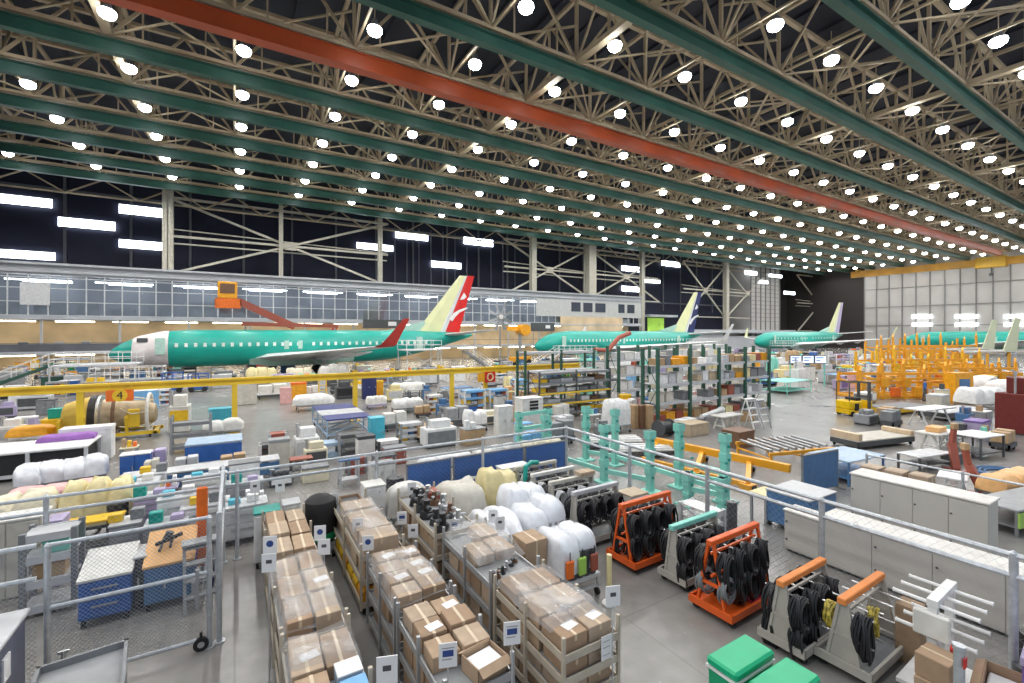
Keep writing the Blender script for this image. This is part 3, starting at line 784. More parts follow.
# boom lift with an orange basket and a red arm, against the office glazing
t = thing('boom_lift', 'red boom arm with an orange basket against the office glazing', 'lift', (onY(262, 74), 74, 0))
xb = onY(228, 74)-onY(262, 74)
a = MB(); a.bb(-2, 2, -1.1, 1.1, .5, 1.5, .1); a.build('chassis', col('red', .4), t)
for x in (-1.3, 1.3):
    a = MB(); a.cyl((x, -1.3, .55), (x, 1.3, .55), .55, n=16); a.build('wheel', M_rubber, t)
a = MB(); a.bar((1.2, 0, 1.4), (.9, 0, 3.6), .5); a.bar((.9, 0, 3.4), (2.8, 0, 5.4), .45); a.build('lower_arm', col('red', .4), t)
a = MB(); a.bar((4.2, 0, 6.1), (xb+1.2, 0, 9.6), .95, .95); a.build('boom_arm', col('brick', .4), t)
a = MB(); a.bb(xb-1.5, xb+1.5, -.9, .9, 8.6, 8.85); a.bb(xb-1.5, xb+1.5, -.9, -.82, 8.85, 9.9); a.bb(xb-1.5, xb+1.5, .82, .9, 8.85, 9.9); a.bb(xb-1.5, xb-1.42, -.9, .9, 8.85, 9.9); a.bb(xb+1.42, xb+1.5, -.9, .9, 8.85, 9.9); a.build('basket', col('orange', .4), t)
a = MB(); a.bb(xb-1.2, xb+1.1, -.7, .7, 9.9, 12.2, .1); a.build('cab', col('amber', .4), t)
a = MB(); a.bb(xb-.9, xb+.8, -.75, -.7, 10.6, 11.9); a.build('cab_window', col('brown', .2), t)
# red boom resting low over the cabin roof
t = thing('hoist_beam', 'long salmon red hoist beam just above the red-tailed airplane cabin', 'hoist', (onY(300, 70), 70, 0))
a = MB(); a.bar((-7, 0, 6.4), (5, 0, 6.2), .4, .5); a.build('beam', col('brick', .4), t)
for x in (-6.6, 4.6):
    a = MB(); a.bar((x, 0, 0), (x, 0, 6.2), .22); a.bb(x-.6, x+.6, -.6, .6, 0, .2); a.build('post', col('grey'), t)
# tall fan
t = thing('pedestal_fan', 'giant grey eight-bladed fan on a mast behind the red-tailed airplane', 'fan', (onY(500, 72), 72, 0))
cz = 8.1
a = MB(); a.bar((0, 0, .2), (0, 0, cz), .22); a.build('mast', col('grey'), t)
a = MB(); a.bb(-1, 1, -.8, .8, 0, .25, .03); a.build('base', col('darkgrey'), t)
a = MB(); a.cyl((0, -.5, cz), (0, .3, cz), .42, n=16); a.build('hub', col('offwhite'), t)
for i in range(8):
    b = PI/8+i*PI/4; a = MB(); u = V(math.cos(b), 0, math.sin(b)); q = V(-u.z, 0, u.x); c0 = V(0, -.25, cz)
    a.add([c0+u*.35+q*.16, c0+u*.35-q*.16, c0+u*2.5-q*.36+V(0,.18,0), c0+u*2.6+q*.3+V(0,-.1,0)], [(0,1,2,3)]); a.add([c0+u*.35+q*.16+V(0,.04,0), c0+u*.35-q*.16+V(0,.04,0), c0+u*2.5-q*.36+V(0,.22,0), c0+u*2.6+q*.3+V(0,-.06,0)], [(3,2,1,0)])
    a.build('blade', col('grey', .5), t)
# amber tank lift by the nose of the second plane
t = thing('crane_truck', 'amber lift arm with a round tank at the nose of the blue-ruddered airplane', 'lift', (onY(520, 64), 64, 0))
a = MB(); a.bb(-1.6, 1.6, -1, 1, .4, 1.3, .08); a.build('chassis', col('amber', .4), t)
for x in (-1.1, 1.1):
    a = MB(); a.cyl((x, -1.1, .45), (x, 1.1, .45), .45, n=14); a.build('wheel', M_rubber, t)
a = MB(); a.bar((0, 0, 1.2), (0, 0, 5.6), .4); a.build('mast', col('grey'), t)
a = MB(); a.bar((-2.4, 0, 5.9), (1, 0, 5.9), .5, .7); a.build('arm', col('amber', .4), t)
a = MB(); a.cyl((.6, -.9, 5.7), (.6, .9, 5.7), .95, n=18); a.build('tank', col('amber', .4), t)
# dark screens on the wall side
for px, py, w, h, lb in ((384, 324, 3.6, 1.5, 'dark display board above the red-tailed airplane cabin'), (543, 327, 3., 1.8, 'dark display board above the blue-ruddered airplane nose')):
    t = thing('display_board', lb, 'screen', (onY(px, 80), 80, 0)); z = zY(px, py, 80)
    a = MB(); a.bb(-w, w, -.1, .1, z-h/2, z+h/2); a.build('panel', col('darkgrey', .3), t)
    a = MB(); a.bar((-w*.8, .12, 0), (-w*.8, .12, z), .12); a.bar((w*.8, .12, 0), (w*.8, .12, z), .12); a.build('post', col('grey'), t)
    a = MB(); a.bb(w*.2, w*.6, -.13, -.1, z-.3, z+.4); a.build('notice', M_paper, t)
# three lit monitors on a stand in front of the third airplane
t = thing('monitor_stand', 'stand carrying three bright wide monitors in front of the third airplane', 'monitor', fp(808, 386))
d = (t.location.x*S+t.location.y*K); u = d/F; t.rotation_euler.z = -TH
z = H-(359.5-HY)*u
for i in range(3):
    x = (-12.5+i*12.3)*u
    a = MB(); a.bb(x-5.8*u, x+5.8*u, -.06, .06, z-4.2*u, z+4.2*u, .02); mo = a.build('monitor', col('darkgrey'), t)
    a = MB(); a.bb(x-5.2*u, x+5.2*u, -.075, -.06, z-3.4*u, z+3.4*u); a.build('screen', mat('lit_screen', (.5,.55,.7), .3, 0, 0, emit=(.72,.82,1.), estr=1.1), mo)
    a = MB(); a.bb(x-4.4*u, x+(2-i)*u, -.08, -.075, z-1.2*u, z-.2*u); a.bb(x-4.4*u, x+3*u, -.08, -.075, z+1.2*u, z+2.2*u); a.build('screen_text', col('blue', .4), mo)
a = MB(); a.bar((-17*u, .1, 0), (-17*u, .1, z+4*u), .1); a.bar((17*u, .1, 0), (17*u, .1, z+4*u), .1); a.bar((-17*u, .1, z), (17*u, .1, z), .1); a.build('stand', col('mint'), t)

# ------------------------------------------------------------------ shop floor under and in front of the aircraft
def at(px, py): return fp(px, py)
def sz(px, py): x, y = fp(px, py); return (x*S+y*K)/F       # metres per pixel there
FARLIST = [
 # kind, px, py(base), width px, height px, colour, second colour, label
 ('m', 33, 410, 24, 19, 'lightgrey','darkgrey','pale grey machine with a dark front panel near the far left stairs'),
 ('m', 12, 402, 18, 15, 'grey','black','grey machine with a black front beside the pale grey machine'),
 ('t', 4, 396, 30, 9, 'white','grey','long white bench under the mezzanine balcony'),
 ('c', 52, 391, 16, 14, 'darkgreen','grey','dark green cabinet by the foot of the mezzanine'),
 ('c', 73, 392, 14, 16, 'lightgrey','white','tall pale cabinet by the foot of the mezzanine'),
 ('m', 6, 418, 12, 16, 'lilac','darkgrey','lilac grey machine at the far edge beside the yellow barrier'),
 ('r', 65, 381, 34, 22, 'steelblue','grey','slate blue open shelving below the green stairs'),
 ('k', 60, 371, 18, 9, 'green','white','green crate on the floor below the balcony'),
 ('c', 145, 411, 20, 20, 'skyblue','white','blue-fronted cabinet with white top beyond the yellow engine stand'),
 ('r', 163, 406, 11, 17, 'white','grey','slim white shelf unit beside the blue-fronted cabinet'),
 ('k', 130, 411, 9, 11, 'orange','amber','small orange bin between the engine and the blue-fronted cabinet'),
 ('s', 172, 393, 17, 20, 'blue','blue','blue scissor lift under the red-tailed airplane, nearer its nose'),
 ('s', 198, 392, 17, 18, 'blue','blue','blue scissor lift under the red-tailed airplane, nearer its wing'),
 ('c', 246, 405, 19, 20, 'beige','lightgrey','beige double cabinet next to the second barrier post'),
 ('b', 273, 399, 27, 14, 'offwhite','white','long white bed cart beside the orange crate'),
 ('k', 299, 400, 14, 17, 'amber','orange','orange crate beyond the navy-topped cart'),
 ('k', 286, 404, 10, 16, 'pink','pink','pinkish crate beside the orange crate'),
 ('b', 312, 398, 14, 12, 'white','offwhite','white box cart behind the orange crate'),
 ('l', 323, 400, 7, 21, 'yellow','yellow','narrow yellow ladder stand in front of the wing'),
 ('m', 345, 399, 16, 17, 'darkgrey','black','charcoal machine behind the third barrier post'),
 ('c', 370, 399, 13, 22, 'navy','black','navy tool cabinet behind the barrier, beside an orange box'),
 ('k', 380, 397, 7, 16, 'amber','yellow','narrow orange box next to the navy cabinet'),
 ('w', 411, 398, 31, 16, 'offwhite','grey','white wrapped bundles on a cart past the navy cabinet'),
 ('w', 410, 413, 28, 15, 'white','midgrey','white sheeted cart in front of the wrapped bundles'),
 ('b', 424, 418, 15, 12, 'wood','brown','small cart carrying brown cartons beside the white sheeted cart'),
 ('m', 444, 417, 12, 18, 'steelblue','grey','blue grey machine past the brown carton cart'),
 ('w', 452, 420, 14, 10, 'white','grey','low white sheeted cart beside the blue grey machine'),
 ('w', 378, 409, 18, 14, 'offwhite','lilac','cream sheeted cart with a lilac cloth near the cyan bin'),
 ('b', 437, 441, 40, 16, 'wood','paletan','low wide cart with tan cartons inside the open cage area'),
 ('r', 412, 443, 22, 20, 'lightgrey','grey','empty pale wire rack beside the tan carton cart'),
 ('k', 443, 441, 6, 12, 'purple','blue','small purple bin on the floor in front of the tan carton cart'),
 ('r', 475, 416, 22, 26, 'skyblue','white','blue and white open rack left of the signs'),
 ('r', 499, 413, 20, 24, 'skyblue','white','blue and white open rack under the red sign'),
 ('k', 510, 401, 6, 14, 'peach','peach','narrow peach box beside the blue open rack'),
 ('w', 478, 432, 22, 22, 'white','grey','white sheeted cart in the middle of the floor by the mint posts'),
 ('c', 506, 437, 17, 30, 'offwhite','white','tall white cabinet ahead of the black-slotted cabinet'),
 ('t', 460, 398, 30, 10, 'steelblue','grey','slate table beneath the railed tail platform'),
 ('m', 430, 384, 20, 16, 'grey','midgrey','grey machine under the tail platform rails'),
 ('m', 225, 386, 20, 15, 'midgrey','black','dark grey machine under the red-tailed airplane belly'),
 ('w', 262, 386, 26, 20, 'paleyellow','grey','cream sheeted cart beneath the wing root'),
 ('w', 300, 385, 22, 18, 'cream','grey','pale cream sheeted cart beneath the middle of the wing'),
 ('w', 335, 384, 26, 20, 'offwhite','grey','white sheeted cart beneath the outer wing'),
 ('m', 362, 380, 18, 14, 'beige','brown','beige machine just behind the outer wing'),
 ('t', 395, 380, 26, 9, 'lightgrey','midgrey','pale bench between the winglet and the barrier'),
 ('r', 106, 384, 22, 18, 'midgrey','darkgrey','dark shelving beneath the nose platform'),
 ('c', 137, 386, 12, 15, 'steelblue','darkgrey','slate blue cabinet beneath the nose platform'),
 ('c', 90, 388, 16, 13, 'white','grey','white cabinet at the foot of the green stairs'),
 ('c', 530, 425, 0, 0, '', '', ''),
 ('s', 590, 375, 18, 24, 'mint','grey','pale green scissor lift below the blue-ruddered airplane wing'),
 ('m', 628, 380, 24, 18, 'white','pink','white machine below the wing of the blue-ruddered airplane'),
 ('c', 633, 391, 9, 20, 'skyblue','skyblue','sky blue upright cabinet below the blue-ruddered airplane'),
 ('m', 610, 388, 20, 14, 'grey','darkgrey','grey machine beside the sky blue upright cabinet'),
 ('r', 655, 366, 22, 16, 'midgrey','grey','grey shelving below the tail of the blue-ruddered airplane'),
 ('t', 540, 372, 30, 12, 'midgrey','black','dark bench under the blue-ruddered airplane cockpit'),
 ('m', 568, 371, 20, 14, 'darkgrey','grey','charcoal machine under the blue-ruddered airplane cabin'),
 ('r', 700, 376, 22, 22, 'lightgrey','white','pale shelving behind the tall green racks'),
 ('r', 730, 372, 24, 22, 'white','lilac','white shelving between the second and third airplanes'),
 ('k', 745, 380, 10, 10, 'brick','brick','red crate between the second and third airplanes'),
 ('s', 772, 386, 20, 12, 'blue','darkgrey','low blue scissor lift next to the monitor stand'),
 ('t', 800, 393, 46, 12, 'mint','mint','long mint green bench below the three monitors'),
 ('c', 812, 381, 18, 14, 'white','black','white cabinet with dark doors below the monitors'),
 ('m', 832, 383, 16, 18, 'lightgrey','grey','pale machine at the end of the mint bench'),
 ('m', 845, 390, 14, 14, 'lilac','purple','lilac machine past the end of the mint bench'),
 ('c', 858, 388, 12, 16, 'pink','lightgrey','pinkish cabinet behind the yellow forklift'),
 ('c', 875, 386, 10, 22, 'white','blue','white upright cabinet beside the yellow jigs'),
 ('k', 872, 376, 8, 12, 'blue','blue','blue case behind the white upright cabinet'),
 ('r', 850, 372, 30, 18, 'lilac','white','lilac grey shelving far behind the forklift'),
 ('r', 815, 372, 30, 14, 'mint','white','mint shelving far behind the monitors'),
 ('k', 683, 436, 0, 0, '', '', ''),
 ('t', 640, 402, 40, 12, 'lightgrey','grey','pale bench behind the green storage racks'),
 ('c', 588, 396, 14, 12, 'mint','grey','mint cabinet behind the black conveyor rack'),
 ('k', 575, 404, 10, 9, 'paleyellow','yellow','pale yellow crate behind the black conveyor rack'),
 ('w', 622, 434, 26, 38, 'white','grey','tall white shrink-wrapped load beside the brown upright cartons'),
]
def put(kind, px, py, wp, hp, c, c2, label, seed=0):
    x, y = fp(px, py); u = sz(px, py); w, h = max(.4, wp*u), max(.3, hp*u); d = min(max(w*.6, .5), 2.4); y += d/2
    if kind == 't': return shop_table(label, (x, y), w, d, min(h, 1.1), c, c2)
    if kind == 'c': return tool_cabinet(label, (x, y), w, min(d, .9), h, c, c2, doors=2, drawers=0, wheels=False)
    if kind == 'm': return machine(label, (x, y), w, min(d, 1.2), h, c, 0, c2)
    if kind == 'k': return crate(label, (x, y), w, d, h, c, lid=c2)
    if kind == 'w': return covered_cart(label, (x, y), w, d, h, c, 0, int(px), c2, base=min(.45, h*.35))
    if kind == 'l': return ladder_stand(label, (x, y), w, h, c)
    if kind == 'r':
        t = storage_rack(label, (x, y), w, min(d, .9), h, [h*.12, h*.42, h*.72, h*.98], c2, c, name='shelf_unit')
        n = 0
        for z in (.12, .42, .72):
            for i in ((0, 2) if py < 388 else (0, 1, 2)):
                if py < 388 and z > .6: continue
                n += 1; hh = h*.2*(1 if (i+int(px)) % 2 else .75); cc = ['lightgrey','wood','white','steelblue','brick','yellow'][(n+int(px)) % 6]
                dd = min(d, .9); a = MB(); a.bb(-w*.13, w*.13, -dd*.4, dd*.4, 0, hh, .01)
                o = a.build('storage_bin', col(cc)); o.location = (x-w*.31+i*w*.31, y, h*z+.001)
                tag(o, '%s bin, %s shelf of %s' % (['pale','tan','white','slate','red','yellow'][(n+int(px)) % 6], ['bottom','middle','upper'][int(z > .3)+int(z > .6)], ' '.join(label.split()[:11])), 'bin', 'bins on the '+label)
        return t
    if kind == 'b':
        t = dolly(label, (x, y), w, d, min(.4, h*.4), c2)
        a = MB(); a.bb(-w*.47, -w*.02, -d*.42, d*.42, min(.4, h*.4), h*.95, .02); a.build('load', col(c), t)
        a = MB(); a.bb(w*.02, w*.47, -d*.42, d*.42, min(.4, h*.4), h, .02); a.build('load', col(c), t)
        return t
    if kind == 's':
        t = thing('scissor_lift', label, 'lift', (x, y, 0)); m_ = col(c, .4)
        a = MB(); a.bb(-w/2, w/2, -d/2, d/2, .2, h*.3, .03); a.build('chassis', m_, t)
        for sx in (-1, 1):
            a = MB(); a.cyl((sx*w*.33, -d/2-.03, .22), (sx*w*.33, d/2+.03, .22), .22, n=12); a.build('wheel', M_rubber, t)
        a = MB()
        for sy in (-d*.35, d*.35):
            a.bar((-w*.42, sy, h*.3), (w*.42, sy, h*.58), .08); a.bar((w*.42, sy, h*.3), (-w*.42, sy, h*.58), .08)
        a.build('scissor_arm', col('grey'), t)
        a = MB(); a.bb(-w*.52, w*.52, -d/2, d/2, h*.58, h*.66, .02); a.build('deck', m_, t)
        a = MB()
        for sx in (-.5, 0, .5):
            for sy in (-.48, .48): a.bar((w*sx, d*sy, h*.66), (w*sx, d*sy, h), .05)
        for sy in (-.48, .48): a.bar((-w*.5, d*sy, h), (w*.5, d*sy, h), .05); a.bar((-w*.5, d*sy, h*.83), (w*.5, d*sy, h*.83), .04)
        a.build('guard_rail', m_, t)
        return t
for q in FARLIST:
    if q[3]: put(*q)
# ------------------------------------------------------------------ yellow barrier with hanging signs (Y = 28)
M_yel = mat('yellow_barrier_paint', (.78,.52,.03), .4, 0, .12, 1.)
t = thing('overhead_barrier', 'long yellow beam on yellow posts crossing the floor', 'barrier', (0, 28, 0))
xb0, xb1 = -34, onY(579, 28)
a = MB(); a.bb(xb0, xb1, -.16, .16, 2.5, 2.62); a.bb(xb0, xb1, -.05, .05, 2.62, 2.76); a.bb(xb0, xb1, -.16, .16, 2.76, 2.86); a.build('beam', M_yel, t)
for x in (-30, -24, -18, -12, -6, 0, 6.1, 12.3, 14.8, xb1-.1):
    a = MB(); a.bb(x-.12, x+.12, -.12, .12, 0, 2.5); a.bb(x-.25, x+.25, -.25, .25, 0, .05); a.build('post', M_yel, t)
# sign 4
def text_mesh(name, txt, size, m, parent, loc, rot=(PI/2, 0, 0), ext=.004):
    c = bpy.data.curves.new(name+'_curve', 'FONT'); c.body = txt; c.size = size; c.align_x = 'CENTER'; c.align_y = 'CENTER'; c.extrude = ext
    o = bpy.data.objects.new('tmp', c); C.objects.link(o)
    dg = bpy.context.evaluated_depsgraph_get(); me = bpy.data.meshes.new_from_object(o.evaluated_get(dg)); bpy.data.objects.remove(o)
    me.materials.clear(); me.materials.append(m)
    n = bpy.data.objects.new(name, me); C.objects.link(n); n.parent = parent; n.location = loc; n.rotation_euler = rot
    return n
YS = 27.7
t = thing('hanging_sign', 'black 4 on a yellow disc, on an orange board hung from the barrier', 'sign', (onY(120, YS), YS, zY(120, 395.5, YS)))
a = MB(); a.bb(-.5, .5, -.02, .02, -.26, .26); a.build('board', col('orange', .5), t)
a = MB(); a.cyl((0, -.02, 0), (0, -.05, 0), .28, n=28); a.build('disc', col('yellow', .4), t)
text_mesh('numeral', '4', .5, col('black', .5), t, (0, -.06, 0))
a = MB(); a.bar((-.4, 0, .26), (-.4, 0, .6), .03); a.bar((.4, 0, .26), (.4, 0, .6), .03); a.build('hanger', M_yel, t)
t = thing('hanging_sign', 'red square sign with a pale ring and yellow side panel, hung on the barrier', 'sign', (onY(490, YS), YS, zY(490, 377, YS)))
a = MB(); a.bb(-.42, .42, -.02, .02, -.36, .36); a.build('board', col('red', .4), t)
a = MB(); a.tube([(.26*math.cos(i*PI/10)*.8, -.04, .24*math.sin(i*PI/10)) for i in range(20)], .05, 6, True); a.build('ring', col('paleyellow', .4), t)
a = MB(); a.bb(-.95, -.42, -.02, .02, -.3, .3); a.build('side_panel', col('amber', .4), t)
a = MB(); a.bar((-.4, 0, .36), (-.4, 0, .8), .03); a.bar((.4, 0, .36), (.4, 0, .8), .03); a.build('hanger', M_yel, t)
t = thing('hanging_sign', 'blue, navy and green sign with a yellow 0 at the barrier end', 'sign', (onY(559, YS), YS, zY(559, 375, YS)))
a = MB(); a.bb(-1.15, .2, -.02, .02, -.32, .34); a.build('blue_panel', col('steelblue', .4), t)
a = MB(); a.bb(-.2, .2, -.03, .0, -.3, .3); a.build('navy_panel', col('navy', .4), t)
a = MB(); a.bb(.2, 1.0, -.02, .02, -.32, .34); a.build('green_panel', mat('sign_green', (.02,.42,.08), .4), t)
text_mesh('numeral', '0', .66, col('yellow', .4), t, (.6, -.04, .01))
text_mesh('numeral', 'O', .3, col('skyblue', .4), t, (-.35, -.04, .02))
a = MB(); a.bb(.2, 1.03, -.03, .01, .34, .42); a.bb(.98, 1.06, -.03, .01, -.34, .42); a.build('yellow_edge', M_yel, t)
# ------------------------------------------------------------------ jet engine on its stand
x, y = fp(96, 447); y += 1.9
t = thing('jet_engine', 'yellow jet engine with a black fan ring lying on a low stand', 'engine', (x, y, 0))
cz = 1.12
a = MB(); a.lathe([(.6,-1.5),(.72,-1.45),(.84,-1.1),(.95,-.7),(1.0,-.5)], (0,0,cz), 28, 'x'); a.build('fan_case', mat('yellow_engine_cover', (.62,.42,.05), .5, 0, .15, 2), t)
a = MB(); a.lathe([(.82,-.52),(1.04,-.52),(1.06,-.4),(1.04,-.26),(.84,-.26)], (0,0,cz), 30, 'x'); a.build('fan_ring', col('black', .5), t)
a = MB(); a.lathe([(.86,-.26),(1.03,-.24),(1.05,-.12),(.88,-.06)], (0,0,cz), 30, 'x'); a.build('bare_ring', M_steel, t)
a = MB(); a.lathe([(.86,-.08),(.72,.2),(.66,.9),(.62,1.6),(.45,1.95),(.3,2.0)], (0,0,cz), 26, 'x'); a.build('core_case', mat('tan_core', (.5,.40,.26), .45, .2, .25, 3), t)
for xx, cc in ((.4, 'brown'), (1.7, 'offwhite')):
    a = MB(); a.tube([(xx, .98*math.cos(i*PI/15), cz+.98*math.sin(i*PI/15)) for i in range(30)], .075, 8, True); a.build('hoop', col(cc, .4), t)
a = MB(); a.bb(.9, 1.4, -.78, -.6, cz-.55, cz+.35, .05); a.build('yellow_cover', M_yel, t)
a = MB()
for i in range(7):
    b = i*2*PI/7; a.tube([(.66, 1.0*math.cos(b), cz+1.0*math.sin(b)), (1.1, .86*math.cos(b+.3), cz+.86*math.sin(b+.3)), (1.8, .7*math.cos(b+.2), cz+.7*math.sin(b+.2))], .035, 6)
a.build('pipe', col('cream', .4), t)
a = MB(); a.bb(-1.9, 2.2, -.75, -.6, .18, .34); a.bb(-1.9, 2.2, .6, .75, .18, .34)
for xx in (-1.7, 0, 2.0): a.bb(xx-.08, xx+.08, -.75, .75, .18, .3)
a.build('stand_rail', M_yel, t)
for xx in (-1.5, .9):
    a = MB(); a.bar((xx, -.68, .3), (xx, -.9, cz), .12); a.bar((xx, .68, .3), (xx, .9, cz), .12); a.bar((xx, -.9, cz), (xx, -.72, cz), .1); a.build('cradle', M_yel, t)
casters(t, 3.6, 1.2, .09)
x2, y2 = fp(122, 440)
machine('white accessory housing with a yellow panel at the hot end of the jet engine', (x+2.95, y+.1), .9, 1.2, 1.95, 'offwhite', 0, 'yellow')
crate('teal crate on top of a yellow bin behind the jet engine', (x-2.0, y+1.75, .967), .9, .6, .45, 'teal')
crate('yellow bin holding up the teal crate behind the jet engine', (x-2.0, y+1.75), 1.3, .9, .94, 'yellow')
# ------------------------------------------------------------------ left hand floor
x, y = fp(30, 481)
t = thing('parts_bench', 'long white covered bench with an open black front', 'bench', (x, y+.9, 0))
a = MB(); a.bb(-1.5, 1.5, -.8, 1.3, .95, 1.05, .03); a.build('bench_top', col('white', .5), t)
a = MB(); a.bb(-1.35, 1.35, -.7, 1.2, .12, .94); a.build('opening_shade_block', col('black', .7), t)  # solid black block stands in for the shade inside the open front
for xx in (-1.44, -.1, 1.44):
    a = MB(); a.bb(xx-.05, xx+.05, -.8, -.7, 0, .95); a.bb(xx-.05, xx+.05, 1.2, 1.3, 0, .95); a.build('leg', col('lightgrey'), t)
a = MB(); a.bb(-1.4, 1.4, -.74, -.7, .12, .24); a.build('kick_rail', col('lightgrey'), t)
a = MB(); a.blob((0,0,0), (1.7, .7, .22), 5, .3, .04); o = a.build('folded_cloth', mat('purple_cloth', (.30,.13,.42), .8, 0, .15, 4), None, (x+.6, y+1.7, 1.06)); tag(o, 'folded purple cloth lying on the white covered bench', 'cloth')
crate('white lidded carton behind the purple cloth', (x+1.0, y+2.6, 0), 1.6, .7, 1.35, 'white')
covered_cart('low cart of bubble-wrapped parts beside the white covered bench', (fp(58, 495)[0], fp(58, 495)[1]+.6), 2.1, 1.2, 1.05, 'white', .2, 11, 'midgrey', None, 4, film=M_film)
covered_cart('cart with pinkish wrapped parts in front of the bubble-wrapped cart', (fp(52, 512)[0], fp(52, 512)[1]+.5), 1.9, .8, .7, 'pink', .1, 12, 'grey', None, 3)
covered_cart('small white cart under an orange tarpaulin', (fp(27, 448)[0], fp(27, 448)[1]+.5), 1.25, .9, 1.0, 'amber', 0, 13, 'white', None, 1, base=.5)
covered_cart('cream and white sheeted cart by the pale cabinets', (fp(33, 556)[0]-.35, fp(33, 556)[1]+.5), 1.3, 1.0, 1.5, 'cream', 0, 21, 'grey', None, 2)
covered_cart('yellow sheeted cart, taller of the pair beyond the gate', (fp(92, 545)[0]+.05, fp(92, 545)[1]+.5), 1.3, 1.0, 1.5, 'paleyellow', 0, 22, 'darkgrey', None, 3)
shop_table('yellow topped low table in front of the yellow sheeted cart', (fp(88, 560)[0], fp(88, 560)[1]+.3), 1.2, .5, .85, 'yellow', 'darkgrey')
stool_drum('black drum standing beside the yellow sheeted cart', (fp(118, 540)[0], fp(118, 540)[1]), .22, .95, 'black')
stool_drum('black drum standing beside the cream sheeted cart', (fp(64, 545)[0], fp(64, 545)[1]+.2), .2, .95, 'black')
x, y = fp(214, 471)
shop_table('grey bench with a bright blue front panel near the cyan trays', (x, y+.8), 1.85, 1.4, 1.05, 'paleblue', 'lightgrey', panel='blue')
shop_table('long low grey conveyor table in front of the blue panel bench', (fp(205, 492)[0], fp(205, 492)[1]+.5), 4.4, .8, .75, 'lightgrey', 'grey', panel='steelblue')
tray_stack('near the second barrier post', (fp(220, 427)[0], fp(220, 427)[1]+.4), 1.05, .7, 5, .2, 'cyan')
storage_rack('grey wire shelf unit behind the blue panel bench', (fp(190, 455)[0], fp(190, 455)[1]+.8), 1.4, .6, 1.6, [.3,.8,1.3], 'grey', 'midgrey', name='shelf_unit')
covered_cart('white sheeted cart between the cyan trays and the bench', (fp(223, 440)[0], fp(223, 440)[1]+.4), 1.5, .8, 1.0, 'offwhite', 0, 31, 'grey', None, 2)
# small trolleys behind the gate
for i, (px, py, w, h, c, c2, lb) in enumerate([
    (137, 520, .9, .95, 'white','blue','white trolley with a blue base near the conveyor table'),
    (152, 506, .6, .9, 'lightgrey','steelblue','small pale trolley at the end of the conveyor table'),
    (148, 540, .6, 1.0, 'lilac','white','lilac trolley behind the blue carts'),
    (177, 545, .8, 1.1, 'white','grey','white trolley with a teal tray behind the orange-strapped stand'),
    (124, 562, .55, .8, 'grey','lightgrey','grey instrument trolley behind the white-topped blue cart'),
    (165, 560, .8, .75, 'midgrey','darkgrey','low dark trolley behind the tan-topped blue cart'),
    (205, 520, 1.0, 1.1, 'offwhite','pink','off-white trolley with a pinkish drawer by the fence post'),
    (205, 545, 1.0, .9, 'white','lightgrey','white flat trolley in front of the off-white trolley'),
    (245, 520, .9, .95, 'grey','white','grey trolley just past the fence post'),
    (244, 545, 1.0, .9, 'lightgrey','darkgrey','pale trolley with dark drawers just past the fence post')]):
    x, y = fp(px, py); tool_cabinet(lb, (x, y+.35), w, .6, h, c, 'lightgrey', 0, 2 if i % 2 else 3)
    for k in range(2):
        a = MB(); hh = .12+.06*((i+k) % 3); a.bb(-.13, .13, -.11, .11, 0, hh, .015); o = a.build('parts_bin', col(['cyan','white','yellow','midgrey','teal','lilac'][(i*2+k) % 6])); o.location = (x-.2+k*.4, y+.35, h+.046)
        tag(o, '%s bin on the %s' % (['cyan','white','yellow','dark grey','teal','lilac'][(i*2+k) % 6], ' '.join(lb.split()[:8])), 'bin')
# ------------------------------------------------------------------ navy topped cart and its neighbours
x, y = fp(352, 440)
t = thing('panel_cart', 'long cart with two navy panels and a grey panel between them', 'cart', (x-.1, y+2.4, 0))
for i, (c, y0, y1) in enumerate((('navy',-2.3,-.95),('lightgrey',-.9,.75),('navy',.8,2.6))):
    a = MB(); a.bb(-1.05, 1.05, y0, y1, 1.0, 1.07, .015); a.build('cover_panel', mat('navy_panel_%d' % i, (.035,.045,.20) if c == 'navy' else PAL[c], .45), t)
a = MB()
for yy in (-2.2, -.9, .8, 2.5):
    a.bar((-1, yy, .2), (-1, yy, 1), .06); a.bar((1, yy, .2), (1, yy, 1), .06); a.bar((-1, yy, .3), (1, yy, .3), .05); a.bar((-1, yy, .3), (1, yy, .95), .04)
a.bar((-1, -2.3, .3), (-1, 2.6, .3), .06); a.bar((1, -2.3, .3), (1, 2.6, .3), .06); a.bar((-1, -2.3, .96), (-1, 2.6, .96), .06); a.bar((1, -2.3, .96), (1, 2.6, .96), .06)
a.build('frame', col('paleblue'), t); casters(t, 1.9, 4.4, .1)
covered_cart('white sheeted cart behind the navy-panelled cart', (fp(314, 411)[0], fp(314, 411)[1]+.5), 2.0, 1.2, 1.15, 'white', 0, 41, 'grey', None, 1)
tool_cabinet('bright cyan upright bin beside the navy-panelled cart', (fp(378, 449)[0], fp(378, 449)[1]+.3), .62, .6, 1.35, 'cyan', 'cyan', 0, 0, 1)
crate('navy crate between the cyan bin and the wire trolley', (fp(370, 449)[0]-.15, fp(370, 449)[1]+.3), .4, .5, .7, 'navy')
machine('white machine with a brown top deck left of the wire trolley', (fp(308, 462)[0], fp(308, 462)[1]+.4), .9, .8, 1.35, 'white', 0, 'lightgrey')
storage_rack('grey wire trolley of black trays next to the cyan bin', (fp(354, 456)[0], fp(354, 456)[1]+.4), 1.15, .7, .95, [.15,.5,.9], 'grey', 'darkgrey', name='wire_trolley')
storage_rack('low open trolley with clear boxes beside the white machine', (fp(331, 458)[0], fp(331, 458)[1]+.4), 1.0, .7, .65, [.15,.6], 'lightgrey', 'paleblue', name='wire_trolley')
